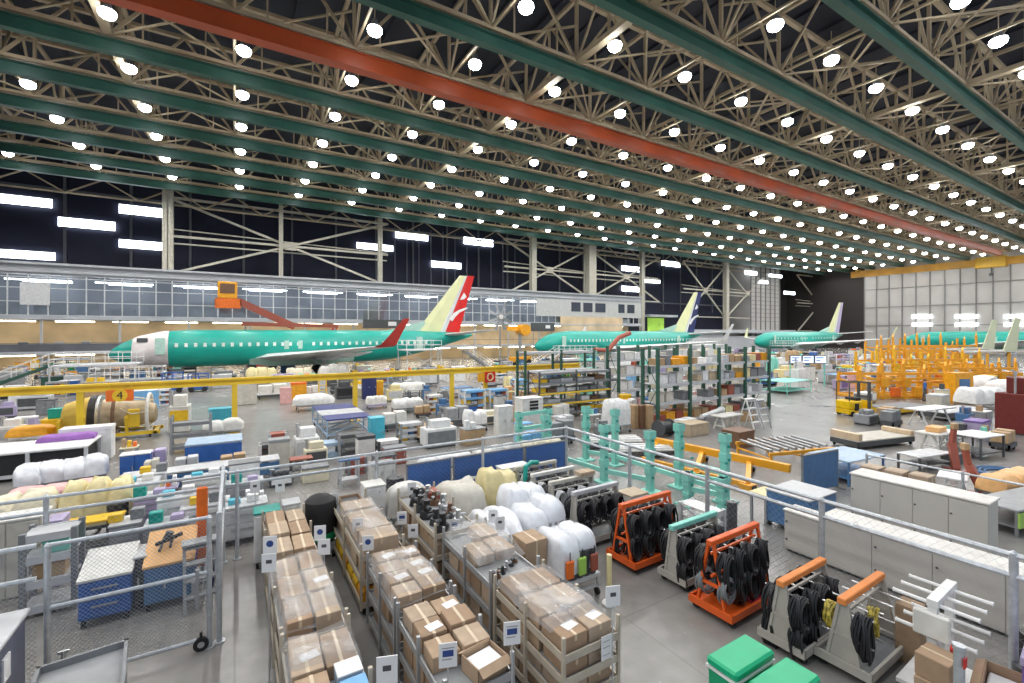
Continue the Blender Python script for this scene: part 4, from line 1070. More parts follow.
# long bundles lying along the fence
for i, (px, py, c, lb) in enumerate([(424, 470, 'white','white wrapped tube bundle along the blue screens, by the black kit'),(466, 466, 'offwhite','off-white wrapped tube bundle along the blue screens, middle of three'),(508, 462, 'cream','cream wrapped tube bundle along the blue screens, by the corner post')]):
    x = (5.9, 7.8, 9.6)[i]; covered_cart(lb, (x, 13.9), 1.7, .5, 1.3, c, .02, 50+i, 'grey', None, 3, base=.9)
# ------------------------------------------------------------------ storage racks
g = storage_rack('black and grey long-goods rack with yellow shelf edges', (18.2, 22.9), 5.6, 1.2, 2.9, [.35,.95,1.6,2.2,2.8], 'darkgrey', 'midgrey', bays=2)
R = random.Random(5)
def fill(rack_lb, x0, x1, y, zs, cols, hh=.4, step=.75, dep=.8, pre=''):
    k = 0
    for zi, z in enumerate(zs):
        x = x0
        while x < x1-.3:
            w = step*R.uniform(.55, 1.05); h = hh*R.uniform(.5, 1.0)
            if R.random() < .86:
                cc = R.choice(cols); 
                a = MB(); a.bb(-w/2, w/2, -dep/2, dep/2, 0, h*.85, .015); o = a.build('stored_box', col(cc)); o.location = (x+w/2, y, z+.001)
                a = MB(); a.bb(-w/2-.01, w/2+.01, -dep/2-.01, dep/2+.01, h*.85, h, .01); a.build('lid', col(cc, .4), o)
                frac = (x+w/2-x0)/(x1-x0); where = 'near end' if frac < .2 else 'first third' if frac < .4 else 'middle' if frac < .6 else 'last third' if frac < .8 else 'far end'
                lv = ['bottom','second','third','fourth','top'][zi]
                tag(o, '%s box, %s shelf, %s of the %s' % (cc, lv, where, rack_lb), 'box', '%s boxes on the %s shelf at the %s of the %s' % (cc, lv, where, rack_lb))
            x += w+R.uniform(.04, .2)
fill('black long-goods rack', 15.5, 20.9, 22.9, [.35,.95,1.6,2.2], ['yellow','lightgrey','midgrey','brown','white','grey'], .3, .9)
a = MB(); a.bb(-2.8, 2.8, -.03, 0, -.1, 0); o = a.build('shelf_edge_strip', M_yel, g); o.location = (0, -.63, 1.6)
o = o.copy(); C.objects.link(o); o.location = (0, -.63, .95)
xr0, xr1 = 20.2, 31.2
storage_rack('tall green-posted pallet rack, nearer of the two behind the mint posts', (25.7, 18.2), 11.0, 1.1, 4.3, [.15,1.25,2.3,3.35], 'darkgreen', 'lightgrey', bays=4, pw=.16)
fill('nearer green pallet rack', 20.5, 31, 18.2, [.15,1.25,2.3,3.35], ['paleyellow','wood','lightgrey','white','brick','grey','offwhite','tan','amber','beige','midgrey','lightgrey'], .62, .72)
storage_rack('tall green-posted pallet rack, further of the two behind the mint posts', (28.5, 23.6), 12.0, 1.1, 4.3, [.15,1.25,2.3,3.35], 'darkgreen', 'lightgrey', bays=4, pw=.16)
fill('further green pallet rack', 22.7, 34.3, 23.6, [.15,1.25,2.3,3.35], ['white','pink','lightgrey','grey','lilac','offwhite','paleyellow','white','beige'], .62, .8)
storage_rack('open tall green-posted frame behind the black long-goods rack', (19.6, 26.2), 6.0, 1.0, 4.0, [1.5,2.6,3.9], 'darkgreen', 'lightgrey', bays=2, pw=.14)
t = tool_cabinet('white cabinet with stacked black slots in its front', (fp(533, 432)[0], fp(533, 432)[1]+.4), 1.3, .8, 1.75, 'offwhite', 'white', 0, 0, 0, wheels=False)
for i in range(4):
    a = MB(); a.bb(-.2, .32, -.43, -.39, 1.02+i*.17, 1.13+i*.17); a.build('slot', col('black', .8), t)
for i, (px, c) in enumerate(((634, 'wood'), (641, 'brown'), (648, 'wood'))):
    crate(['tan upright carton, one next to the shrink-wrapped load','brown upright carton between two tan cartons','tan upright carton, one next to the green rack post'][i], fp(px, 428), .42, .42, 1.25, c)
# ------------------------------------------------------------------ mint jig posts
M_mint = mat('mint_jig_paint', (.24,.62,.53), .4, 0, .08, 1.)
def jig(lb, bases, hs, rails):
    x0, y0 = bases[0]; t = thing('fixture_frame', lb, 'fixture', (x0, y0, 0))
    for (x, y), h in zip(bases, hs):
        x -= x0; y -= y0
        a = MB(); a.bb(x-.1, x+.1, y-.1, y+.1, 0, h); a.bb(x-.28, x+.28, y-.28, y+.28, 0, .05); a.bb(x-.15, x+.15, y-.13, y+.13, h-.25, h); a.bb(x-.14, x+.14, y-.12, y+.12, h*.6, h*.72); a.bb(x-.14, x+.14, y-.12, y+.12, h*.3, h*.4)
        a.build('post', M_mint, t)
        a = MB()
        for k in range(4): a.cyl((x, y-.11, h*.25+k*.4), (x, y-.16, h*.25+k*.4), .04, n=8)
        a.build('clamp', col('teal'), t)
    for i, j, z in rails:
        p, q = bases[i], bases[j]; a = MB(); a.bar((p[0]-x0, p[1]-y0, z), (q[0]-x0, q[1]-y0, z), .11, .14); a.build('rail', M_mint, t)
A_, B_, C_, D_, E_, F_ = fp(586, 460), fp(615, 465), fp(679, 487), fp(725, 502), fp(604, 482), fp(650, 492)
jig('mint green post frame, row further from the cable carts', [A_, B_, C_, D_], [2.2,2.2,2.15,2.1], [(1,2,.35),(2,3,.35),(0,1,.35),(2,3,.9)])
jig('mint green post frame, row nearer to the cable carts', [fp(545, 462), E_, F_], [1.9,2.0,2.0], [(0,1,.4),(1,2,.4)])
jig('pale mint frame behind the blue screens', [fp(519, 458), fp(548, 452)], [1.9,1.9], [(0,1,.4),(0,1,1.2),(0,1,1.8)])
jig('low mint frame between the cable carts and the fence', [fp(688, 505), fp(722, 512)], [1.0,1.0], [(0,1,.5),(0,1,.9)])
# ------------------------------------------------------------------ amber floor jig, box and rollers
M_amb = mat('amber_jig_paint', (.78,.36,.02), .4, 0, .1, 1.)
p0, p1, p2, p3 = fp(652, 441, .45), fp(790, 470, .45), fp(736, 480, .3), fp(640, 452, .3)
t = thing('transport_beam', 'long amber steel transport beam with low outriggers on the floor', 'fixture', (p0[0], p0[1], 0))
q = lambda p, z: V(p[0]-p0[0], p[1]-p0[1], z)
P0, P1 = q(p0, .5), q(p1, .5)
a = MB(); a.bar(P0, P1, .22, .26); a.build('main_beam', M_amb, t)
for f, s in ((.05, 1), (.42, 1), (.75, 1)):
    m_ = P0.lerp(P1, f); a = MB(); a.bar(m_+V(0,0,-.1), m_+V(-1.7, -1.0, -.3), .16, .2); a.bar(m_+V(0,0,-.1), m_+V(.2,.1,-.45), .2); a.bb(m_.x-1.9, m_.x-1.5, m_.y-1.2, m_.y-.8, 0, .2); a.build('outrigger', M_amb, t)
    a = MB(); a.cyl((m_.x+.2, m_.y, .1), (m_.x+.4, m_.y+.1, .1), .1, n=10); a.cyl((m_.x-1.7, m_.y-1.25, .1), (m_.x-1.7, m_.y-1.15, .1), .1, n=10); a.build('wheel', M_rubber, t)
a = MB(); a.bar(P0+V(-1.7,-1.0,-.35), P0.lerp(P1,.75)+V(-1.7,-1.0,-.35), .14, .16); a.build('side_beam', M_amb, t)
crate('brown shipping crate on the open floor beyond the amber beam', fp(738, 446), 1.15, .9, .75, 'brown')
x, y = fp(800, 462)
t = thing('roller_conveyor', 'bank of bare steel rollers on a low amber frame', 'conveyor', (x, y+.6, 0), -.25)
for i in range(8):
    a = MB(); a.cyl((-1.5+i*.4, -.8, .62), (-1.3+i*.4, 1.0, .62), .06, n=12); a.build('roller', mat('dull_steel', (.35,.36,.37), .45, .6), t)
a = MB(); a.bar((-1.7, -.85, .5), (1.6, -.85, .5), .1, .12); a.bar((-1.5, 1.05, .5), (1.8, 1.05, .5), .1, .12)
for xx in (-1.6, 0, 1.5): a.bar((xx, -.85, 0), (xx, -.85, .5), .08); a.bar((xx+.2, 1.05, 0), (xx+.2, 1.05, .5), .08); a.bar((xx, -.85, .3), (xx+.2, 1.05, .3), .06)
a.build('frame', M_amb, t)
t = thing('cable_drum', 'black cable drum beside a tan crate near the tall racks', 'drum', fp(664, 436))
a = MB(); a.cyl((-.45, 0, .42), (-.38, 0, .42), .42, n=20); a.cyl((.38, 0, .42), (.45, 0, .42), .42, n=20); a.build('flange', col('darkgrey'), t)
a = MB(); a.cyl((-.38, 0, .42), (.38, 0, .42), .34, n=18); a.build('wound_cable', M_cable, t)
crate('tan slatted crate beside the black cable drum', fp(692, 434), 1.5, .9, .6, 'tan')
a = MB(); a.cyl((-1.3, 0, .55), (1.3, .6, .6), .11, .15, 12); a.cyl((1.3, .6, .6), (1.5, .65, .6), .2, .2, 12)
t = thing('tube_stand', 'long white tube resting on two stands in front of the tall racks', 'tube', fp(716, 424)); a.build('tube', col('white', .4), t)
a = MB(); a.bar((-.8, .1, 0), (-.8, .1, .5), .1); a.bb(-1, -.6, -.1, .3, 0, .05); a.bar((.9, .5, 0), (.9, .5, .5), .1); a.bb(.7, 1.1, .3, .7, 0, .05); a.bar((-.8,.1,.04),(.9,.5,.04),.06); a.build('stand', col('grey'), t)
trestle('white trestle bench in front of the tall green racks', fp(727, 429), 1.8, .8, .8, 'offwhite')
ladder_stand('white step ladder at the end of the tall green racks', fp(750, 428), .7, 1.6, 'white')
ladder_stand('pale step ladder next to the white step ladder', fp(760, 427), .7, 1.5, 'lightgrey')
for i, (px, py, lb) in enumerate(((612, 447, 'low white flat cart behind the mint posts, one nearer the blue screens'), (640, 456, 'low white flat cart behind the mint posts, one with long white strips'))):
    x, y = fp(px, py); t = dolly(lb, (x, y), 2.6, .9, .35, 'offwhite', -.45)
    for k in range(4):
        a = MB(); a.bb(-1.25, 1.25, -.36+k*.2, -.24+k*.2, .35, .43+.03*(k % 2)); a.build('strip', col('white'), t)
# ------------------------------------------------------------------ open floor on the far side
x, y = fp(864, 416)
t = thing('forklift', 'yellow stand-up forklift with a black mast', 'forklift', (x, y+.5, 0), -.35)
a = MB(); a.bb(-.95, .75, -.5, .5, .12, .42, .05); a.bb(-.95, .1, -.5, .5, .42, .95, .06); a.build('body', mat('forklift_yellow', (.85,.55,.0), .35), t)
a = MB(); a.bb(-.55, -.25, -.52, -.48, .35, .8); a.build('louvre', col('black'), t)
a = MB(); a.bb(.62, .76, -.42, -.3, .1, 2.1); a.bb(.62, .76, .3, .42, .1, 2.1); a.bb(.64, .74, -.42, .42, 2.0, 2.1); a.bb(.64, .74, -.42, .42, 1.1, 1.2); a.build('mast', col('darkgrey'), t)
a = MB(); a.bb(.76, .86, -.42, .42, .2, .9); a.build('carriage', mat('forklift_yellow', (.85,.55,.0), .35), t)
for yy in (-.3, .3):
    a = MB(); a.bb(.8, 1.9, yy-.06, yy+.06, .08, .13); a.build('fork', col('darkgrey'), t)
for xx, yy in ((-.7,-.45),(-.7,.45),(.5,-.45),(.5,.45)):
    a = MB(); a.cyl((xx, yy-.07, .16), (xx, yy+.07, .16), .16, n=12); a.build('wheel', M_rubber, t)
a = MB()
for yy in (-.45, .45): a.bar((-.9, yy, .95), (-.9, yy, 2.1), .05); a.bar((-.9, yy, 2.1), (.66, yy, 2.1), .05)
for k in range(4): a.bar((-.9+k*.5, -.45, 2.1), (-.9+k*.5, .45, 2.1), .04)
a.build('overhead_guard', col('darkgrey'), t)
a = MB(); a.bb(-.35, .05, -.4, .4, .95, 1.15, .04); a.tube([(.0,-.1,1.15),(.1,-.1,1.3),(.15,.1,1.3)], .025); a.build('control_console', col('black'), t)
x, y = fp(888, 447); dolly('large flat wooden dolly with tan end stops on the open floor', (x, y+.6), 3.7, 1.3, .42, 'beige', -.22, load='paletan')
x, y = fp(905, 413); dolly('low flat dolly with a yellow edge behind the forklift', (x, y+.4), 4.2, 1.5, .45, 'midgrey', -.15, 'yellow')
x, y = fp(962, 418); dolly('low flat dolly with pale boards beyond the white trestle', (x, y+.4), 4.6, 1.4, .5, 'lightgrey', -.15)
trestle('white trestle table on the open floor beyond the wooden dolly', fp(930, 424), 3.2, 1.0, .95, 'white', -.15)
trestle('pale trestle table carrying an amber part beside the red arm', (fp(949, 452)[0], fp(949, 452)[1]+.3), 2.0, .9, .85, 'offwhite', -.2)
crate('amber part lying on the pale trestle table', (fp(945, 452)[0], fp(945, 452)[1]+.3, .85), .8, .5, .2, 'peach')
shop_table('white topped dark table behind the red arms', (fp(990, 458)[0], fp(990, 458)[1]+.4), 1.7, 1.1, .95, 'white', 'darkgrey', -.2)
crate('lilac case under a purple lid behind the white topped dark table', (fp(985, 437)[0], fp(985, 437)[1]+.3), 1.2, .7, .8, 'lilac', lid='purple')
crate('small black case beside the lilac case', (fp(968, 436)[0], fp(968, 436)[1]+.3), .8, .6, .6, 'darkgrey')
for i, (px, py, px2, py2, h, lb) in enumerate(((956, 472, 962, 428, 2.0, 'slanted rust red jig arm beside the pale trestle'), (984, 497, 974, 449, 2.0, 'slanted rust red jig arm, taller one by the fence'))):
    x, y = fp(px, py); u = sz(px, py); dx = (px2-px)*u
    t = thing('jig_arm', lb, 'fixture', (x, y, 0), -TH); hh = (py-py2)*u
    a = MB(); a.bar((0,0,.1), (dx*.6,.3,hh*.62), .22, .2); a.bar((dx*.6,.3,hh*.55), (dx,.3,hh), .14, .13); a.build('arm', col('brick', .4), t)
    a = MB(); a.bb(-.2, .2, -.25, .35, 0, .1); a.build('base', col('brick'), t)
    a = MB(); a.bb(dx-.09, dx+.09, .2, .4, hh-.1, hh+.12, .02); a.build('wood_block', col('wood'), t)
shop_table('low dark table between the two red arms', (fp(935, 470)[0], fp(935, 470)[1]+.3), 2.0, .8, .6, 'lightgrey', 'darkgrey', -.2)
# blue hose coil
x, y = fp(1014, 476); t = thing('hose_coil', 'blue hose coiled on the floor beside the cage', 'hose', (x, y, 0))
for k in range(3):
    a = MB(); r = .75+.13*k; a.tube([(r*math.cos(i*PI/14), r*math.sin(i*PI/14), .04+.012*k) for i in range(28)], .035, 6, True); a.build('hose_turn', col('steelblue', .4), t)
covered_cart('low cart with orange and tan pads at the frame edge behind the beige block', (fp(1008, 505)[0]+.6, fp(1008, 505)[1]), 2.4, .8, .95, 'peach', -.2, 77, 'grey', None, 3)
shop_table('long slate table with lime edging behind the beige block', (fp(1015, 530)[0]+.9, fp(1015, 530)[1]), 3.0, 1.0, .7, 'grey', 'midgrey', -.2, panel='lime')
# dark red machine at the edge
x, y = fp(1022, 437); t = machine('dark red press with yellow guards at the edge of the floor', (x+1.35, y+.2), 2.0, 1.4, 2.9, 'darkred', -.2, 'brick')
a = MB()
for xx in (-.9, -.3, .3, .9): a.bar((xx, -.95, 0), (xx, -.95, 1.2), .06)
for z in (.4, .8, 1.2): a.bar((-.9, -.95, z), (.9, -.95, z), .05)
a.build('yellow_guard', M_yel, t)
# amber wing jigs and pale wing panels at the far right
def wing_jig(lb, px, py, w, h, d, seed, rz=-.5):
    x, y = fp(px, py); t = thing('wing_jig', lb, 'fixture', (x, y, 0), rz); R = random.Random(seed)
    n = max(3, int(w/1.6))
    for i in range(n+1):
        xx = -w/2+w*i/n; hh = h*R.uniform(.72, 1.0); a = MB()
        a.bar((xx, 0, 0), (xx, .2, hh), .2); a.bar((xx, d, 0), (xx, d-.2, hh*.9), .2); a.bar((xx, 0, .12), (xx, d, .12), .2); a.bar((xx, .1, hh*.5), (xx, d-.1, hh*.62), .14); a.bar((xx, .2, hh), (xx+.35, .5, hh+.35), .14); a.bb(xx-.25, xx+.25, -.25, .25, hh*.35, hh*.6)
        a.build('upright', M_amb if seed % 2 else mat('bright_jig_yellow', (.82,.46,.02), .4), t)
    a = MB()
    for z, dd in ((.14, 0), (.14, d), (h*.45, .1), (h*.68, .15), (h*.62, d-.15)): a.bar((-w/2, dd, z), (w/2, dd, z), .15, .2)
    a.build('long_rail', M_amb, t)
    a = MB(); a.bb(-w/2+.3, w/2-.3, -.12, -.02, h*.52, h*.58); a.build('side_plate', M_amb, t)
    for i in range(n):
        xx = -w/2+w*(i+.5)/n; a = MB(); a.bb(xx-.3, xx+.3, -.3, .1, .2, .2+h*R.uniform(.15,.3), .03); a.build('actuator', col('orange' if i % 2 else 'amber'), t)
    return t
wing_jig('amber wing jig, nearest one with dense uprights behind the worker', 905, 399, 7.0, 2.9, 2.6, 1)
wing_jig('amber wing jig standing behind the nearest amber jig', 930, 384, 11, 3.6, 3, 2)
wing_jig('amber wing jig further along past the worker', 985, 388, 6.5, 2.7, 2.4, 3)
wing_jig('tall pale-topped amber wing jig far behind the others', 930, 370, 14, 5.0, 3, 5)
t = tool_cabinet('amber control cabinet with a dark window in the wing jigs', (fp(953, 402)[0], fp(953, 402)[1]-.3), 1.4, .9, 2.2, 'amber', 'amber', -.5, 0, 0, wheels=False)
a = MB(); a.bb(-.4, .4, -.47, -.44, 1.0, 1.8); a.build('window', col('steelblue', .2), t)
M_prp = mat('pale_green_wing_primer', (.62,.66,.46), .45, 0, .08, .6)
for i, (px, yy0, lb) in enumerate(((989, 58., 'upright pale green winglet on the wing nearer the amber jigs'), (1011, 50., 'upright pale green winglet at the edge of the floor'))):
    k = (px-512)/F; d = yy0; r = k*d; x, y = d*S+r*K, d*K-r*S
    t = thing('winglet_fixture', lb, 'wing', (x, y, 0), -TH)
    a = MB(); a.prism([(-.9,3.2),(.6,3.2),(1.0,6.8),(.45,6.9)], -.06, .06, 'xz'); a.build('winglet', M_prp, t)
    a = MB(); a.loft([[V(-.9,-.1,3.2),V(.6,-.1,3.1),V(.6,.1,3.3),V(-.9,.1,3.4)],[V(-.7,5,2.8),V(.5,5,2.6),V(.5,5.2,2.9),V(-.7,5.2,3.1)]]); a.build('wing_skin', M_wing, t)
    a = MB(); a.bar((0, .2, 0), (0, .2, 3.1), .2); a.bar((.1, 4, 0), (.1, 4, 2.6), .25); a.bb(-.6, .6, -.4, .8, 0, .15); a.bar((0,.2,.1),(.1,4,.1),.2); a.build('stand', M_amb, t)
# white engine cowls on the right
for i, (px, py, w, h, lb) in enumerate(((991, 399, 3.2, 3.0, 'white round engine cowl with a dark core opening, beside the control cabinet'), (1014, 406, 3.0, 3.1, 'white round engine cowl with a dark core opening, next to the red press'))):
    x, y = fp(px, py); t = thing('engine_cowl', lb, 'engine', (x, y+.4, 0), -.45); t.scale = (.62, .62, .62); cz = h*.6
    a = MB(); a.lathe([(.45,-1.2),(1.0,-1.2),(1.14,-1.0),(1.18,-.2),(1.05,.9),(.8,1.6)], (0,0,cz), 26, 'y', cap=False); a.build('cowl', col('white', .35), t)
    a = MB(); a.lathe([(.0,-1.0),(.42,-.95),(.98,-.9),(.98,-.7),(0,-.7)], (0,0,cz), 22, 'y'); a.build('fan', col('darkgrey', .35), t)
    a = MB(); a.lathe([(.0,-1.35),(.18,-1.15),(.3,-.92)], (0,0,cz), 14, 'y'); a.build('spinner', col('lightgrey', .35), t)
    a = MB(); a.bb(-1.2, 1.2, -.9, -.7, .1, .35); a.bb(-1.2, 1.2, .7, .9, .1, .35); a.bar((-1.1, -.8, .3), (-.7, -.8, cz-.75), .14); a.bar((1.1, -.8, .3), (.7, -.8, cz-.75), .14); a.bar((-1.1, .8, .3), (-.7, .8, cz-.7), .14); a.bar((1.1, .8, .3), (.7, .8, cz-.7), .14); a.build('cradle', col('lightgrey'), t)
covered_cart('white sheeted load under the pale wing panels', (fp(980, 409)[0], fp(980, 409)[1]), 2.4, 1.4, 1.6, 'white', -.4, 61, 'grey', None, 3)
covered_cart('white sheeted load beside the red press', (fp(1022, 414)[0], fp(1022, 414)[1]-.5), 1.8, 1.2, 1.7, 'offwhite', -.4, 62, 'grey', None, 2)
# ------------------------------------------------------------------ curved brown duct by the second aircraft
t = thing('air_duct', 'curved rust brown duct below the blue-ruddered airplane wing', 'duct', (onY(612, 44), 44, 0))
a = MB(); a.tube([(-3.0,0,3.1),(-1.6,0,3.0),(-.6,0,3.0),(0,0,3.6),(1.2,0,4.6),(3.2,0,5.2)], .3, 10); a.build('duct', col('brick', .5), t)
a = MB(); a.bar((-1.2,0,0), (-1.2,0,2.8), .14); a.bar((.8,0,0), (.8,0,4.1), .14); a.bb(-1.6, -.8, -.4, .4, 0, .08); a.bb(.4, 1.2, -.4, .4, 0, .08); a.build('stand', col('grey'), t)
# ------------------------------------------------------------------ yellow crane bridge along the end wall
t = thing('bridge_crane', 'long yellow overhead crane bridge in front of the pale end wall', 'crane', (176, 0, 0))
M_cr = mat('crane_yellow', (.72,.36,.03), .4, 0, .15, .3)
a = MB(); a.bb(-.5, .5, 20, 72, 23.6, 25.4); a.bb(-.7, .7, 20, 72, 23.5, 23.62); a.bb(-.7, .7, 20, 72, 25.38, 25.5); a.build('girder', M_cr, t)
a = MB(); a.bb(-1.2, 1.2, 36, 42, 23.0, 25.9, .1); a.build('trolley', mat('crane_gold', (.80,.46,.03), .4), t)
a = MB(); a.bar((0, 39, 23), (0, 39, 21.4), .2); a.bb(-.3, .3, 38.6, 39.4, 20.8, 21.5, .08); a.build('hook_block', col('darkgrey'), t)
for y in (22, 70):
    a = MB(); a.bb(-1.5, 1.5, y-.4, y+.4, 24.9, 25.95, .06); a.build('end_carriage', M_cr, t)
# ------------------------------------------------------------------ the worker
def person(lb, loc, rz, shirt, trousers, hair, h=1.74):
    t = thing('person', lb, 'person', loc, rz); s = h/1.74
    vs = [(0,0,.95),(0,.01,1.12),(0,0,1.32),(0,.0,1.46),(0,-.01,1.54),(0,-.02,1.63),
          (-.1,0,.9),(-.11,-.03,.5),(-.11,.02,.09),(-.11,-.12,.05),(.1,0,.9),(.12,.06,.5),(.13,.14,.09),(.13,.0,.05),
          (-.19,0,1.42),(-.25,.03,1.15),(-.24,-.12,.95),(.19,0,1.42),(.25,.03,1.15),(.24,-.14,.96)]
    es = [(0,1),(1,2),(2,3),(3,4),(4,5),(0,6),(6,7),(7,8),(8,9),(0,10),(10,11),(11,12),(12,13),(3,14),(14,15),(15,16),(3,17),(17,18),(18,19)]
    rd = [.15,.14,.16,.1,.055,.095,.095,.07,.05,.045,.095,.07,.05,.045,.065,.05,.038,.065,.05,.038]
    me = bpy.data.meshes.new('body'); me.from_pydata([tuple(c*s for c in v) for v in vs], es, []); o = bpy.data.objects.new('body', me); C.objects.link(o)
    sk = o.modifiers.new('skin', 'SKIN'); o.modifiers.new('sub', 'SUBSURF').render_levels = 1
    for v, r in zip(me.skin_vertices[0].data, rd): v.radius = (r*s, r*.8*s if r > .12 else r*s)
    me.skin_vertices[0].data[0].use_root = True
    dg = bpy.context.evaluated_depsgraph_get(); m2 = bpy.data.meshes.new_from_object(o.evaluated_get(dg)); bpy.data.objects.remove(o)
    ms = [mat('skin_tone', (.55,.32,.22), .55), shirt, trousers, col('black', .6)]
    m2.materials.clear()
    for m_ in ms: m2.materials.append(m_)
    for p in m2.polygons:
        z = p.center.z/s; p.use_smooth = True
        p.material_index = 0 if z > 1.5 else (3 if z < .11 else (2 if z < .98 and abs(p.center.x) < .2*s else (0 if z < 1.06 and abs(p.center.x) > .2*s else 1)))
    b = bpy.data.objects.new('body', m2); C.objects.link(b); b.parent = t
    a = MB()
    for sx in (-1, 1):
        for k in range(4): a.tube([(sx*(.245)*s+(k-1.5)*.016, -.13*s, .94*s), (sx*.245*s+(k-1.5)*.018, -.16*s, .87*s), (sx*.24*s+(k-1.5)*.018, -.15*s, .82*s)], .009, 5)
        a.tube([(sx*.23*s, -.14*s, .94*s), (sx*.2*s, -.17*s, .9*s), (sx*.19*s, -.17*s, .87*s)], .01, 5)
    a.build('fingers', ms[0], b)
    a = MB(); a.lathe([(.0,1.74),(.06,1.735),(.1,1.69),(.107,1.63),(.095,1.58)], (0,.012,0), 14, cap=False); a.build('hair', hair, b)
    a = MB(); a.bb(-.012, .012, -.135, -.1, 1.59, 1.625, .004); a.build('nose', ms[0], b)
    return t
x, y = fp(925, 402)
person('person in a blue shirt and dark trousers walking before the amber jigs', (x, y, 0), .4, col('blue', .8), col('darkgrey', .8), col('brown', .8))
# ------------------------------------------------------------------ fences
def chain(mb, p, q, z0, z1, pitch, wd):
    """woven wire between two posts: two families of slanting wires"""
    p = V(p[0], p[1], 0); q = V(q[0], q[1], 0); L = (q-p).length; u = (q-p)/L; hh = z1-z0; nrm = V(-u.y, u.x, 0)
    n = int((L+hh)/pitch)
    for k in range(n+1):
        s0 = k*pitch
        for sg in (1, -1):
            a0, a1 = max(0, s0-hh), min(L, s0)
            if a1-a0 < .02: continue
            if sg > 0: A = (a0, s0-a0); B = (a1, s0-a1)
            else: A = (L-a0, s0-a0); B = (L-a1, s0-a1)
            PA = p+u*A[0]+V(0,0,z0+min(hh, A[1])); PB = p+u*B[0]+V(0,0,z0+min(hh, B[1]))
            d = (PB-PA).normalized(); w = d.cross(nrm)*wd/2
            mb.add([PA+w, PA-w, PB-w, PB+w], [(0,1,2,3)])
            mb.add([PA+nrm*wd*.5, PA-nrm*wd*.5, PB-nrm*wd*.5, PB+nrm*wd*.5], [(0,1,2,3)])
def fence(lb, p, q, top, rails, n, pitch=.11, wd=.004, pr=.035, z0=.1, name='wire_fence', cat='fence', posts=None, ys=None):
    t = thing(name, lb, cat, (p[0], p[1], 0)); d = V(q[0]-p[0], q[1]-p[1], 0)
    for i in (ys if ys else range(n+1) if posts is None else posts):
        c = V(0, i-p[1], 0) if ys else d*(i/n); a = MB(); a.cyl((c.x, c.y, 0), (c.x, c.y, top+.03), pr*1.25, n=10); a.cyl((c.x, c.y, top+.03), (c.x, c.y, top+.07), pr*1.35, .01, 10); a.cyl((c.x, c.y, 0), (c.x, c.y, .02), pr*2.6, n=10); a.build('post', M_galv, t)
    for z in rails:
        a = MB(); a.cyl((0,0,z), (d.x, d.y, z), pr, n=8); a.build('rail', M_galv, t)
    a = MB(); chain(a, (0,0), (d.x, d.y), z0, top, pitch, wd); a.build('wire_mesh', M_wire, t)
    return t
FY, FX = 12.3, 9.6
fence('long galvanised wire fence behind the shelf carts', (-9.5, FY), (FX, FY), 2.0, (1.72, 2.0), 6, .13, .003)
fence('galvanised wire fence behind the cable carts, turning at the corner post', (FX, FY), (FX, -.7), 2.0, (1.70, 2.0), 5, .13, .003, .042, ys=(9.4, 6.9, 4.42, 1.9, -.6))
fence('short galvanised fence joining the gate post to the long fence', (-.22, 9.15), (-.22, 12.25), 2.15, (1.25, 2.15), 1, .1, .003)
fence('galvanised wire fence panel on the hinge side of the gate', (-6.5, 9.1), (-2.42, 9.1), 2.17, (.15, 1.7, 2.17), 2, .07, .004, posts=(0,1))
t = fence('rolling chain-link gate with white rails and a caster at its free end', (-2.3, 9.08), (-.36, 9.08), 2.12, (.17, 1.25, 2.15), 1, .062, .0045, .032, .17, 'gate', 'gate')
a = MB(); a.cyl((1.83, -.06, .11), (1.83, .0, .11), .11, n=16); a.bar((1.83, -.03, .12), (1.83, -.03, .3), .04); a.build('caster', M_rubber, t)
a = MB(); a.cyl((1.83, -.065, .11), (1.83, .005, .11), .05, n=12); a.build('caster_hub', M_steel, t)
a = MB(); a.bar((1.78, -.05, 1.35), (1.78, -.05, .7), .05); a.bb(1.7, 1.8, -.06, 0, .95, 1.15); a.build('latch', col('grey'), t)
fence('galvanised handrail fence on the floor behind the beige blocks', (18.2, 7.0), (18.2, -2.5), 1.1, (.55, 1.1), 4, .4, .002, .03)
# blue screens along the fence
for i, (a_, b_, lb) in enumerate(((405, 452, 'blue partition screen along the fence, one furthest from the corner'), (452, 524, 'blue partition screen along the fence, middle one'), (524, 566, 'blue partition screen along the fence, one at the corner post'))):
    xa, xb_ = onY(a_, 12.75), onY(b_, 12.75)
    screens(lb, ((xa+xb_)/2, 12.75, 0), xb_-xa-.06, 1.45, 'blue')
tool_cabinet('white cabinet standing in front of the blue screens', (onY(513, 11.9), 11.9, 0), .95, .4, 1.15, 'white', 'white', 0, 0, 1, wheels=False)
# ------------------------------------------------------------------ behind the gate
x, y = fp(100, 627)
tool_cabinet('blue roller cart with a sloping white top, behind the gate', (-1.98, 11.15), .72, .8, .82, 'blue', 'offwhite', 0, 2, 0, slope=.28)
x, y = fp(152, 613)
t = tool_cabinet('blue roller cart with a tan drafting top, behind the gate', (-1.06, 11.2), .76, .85, .82, 'steelblue', 'peach', 0, 0, 2, slope=.38)
o = thing('hand_tool', 'black clamp tool resting on the tan-topped blue cart', 'tool', (-1.2, 11.2, 1.09))
a = MB(); a.bar((-.1,-.1,.03), (.3,.1,.09), .06); a.bar((0,-.05,.03), (-.02,-.3,-.03), .04); a.bar((.15,.02,.05), (.14,-.25,-.01), .04); a.build('jaw', col('black'), o)
a = MB(); a.cyl((.05,0,.05), (.12,.0,.2), .07, n=10); a.build('motor', col('darkgrey'), o)
tool_cabinet('dark grey narrow cart between the two blue carts', (-1.53, 11.3), .16, .6, .95, 'darkgrey', 'lightgrey', 0, 0, 1)
x, y = fp(58, 612)
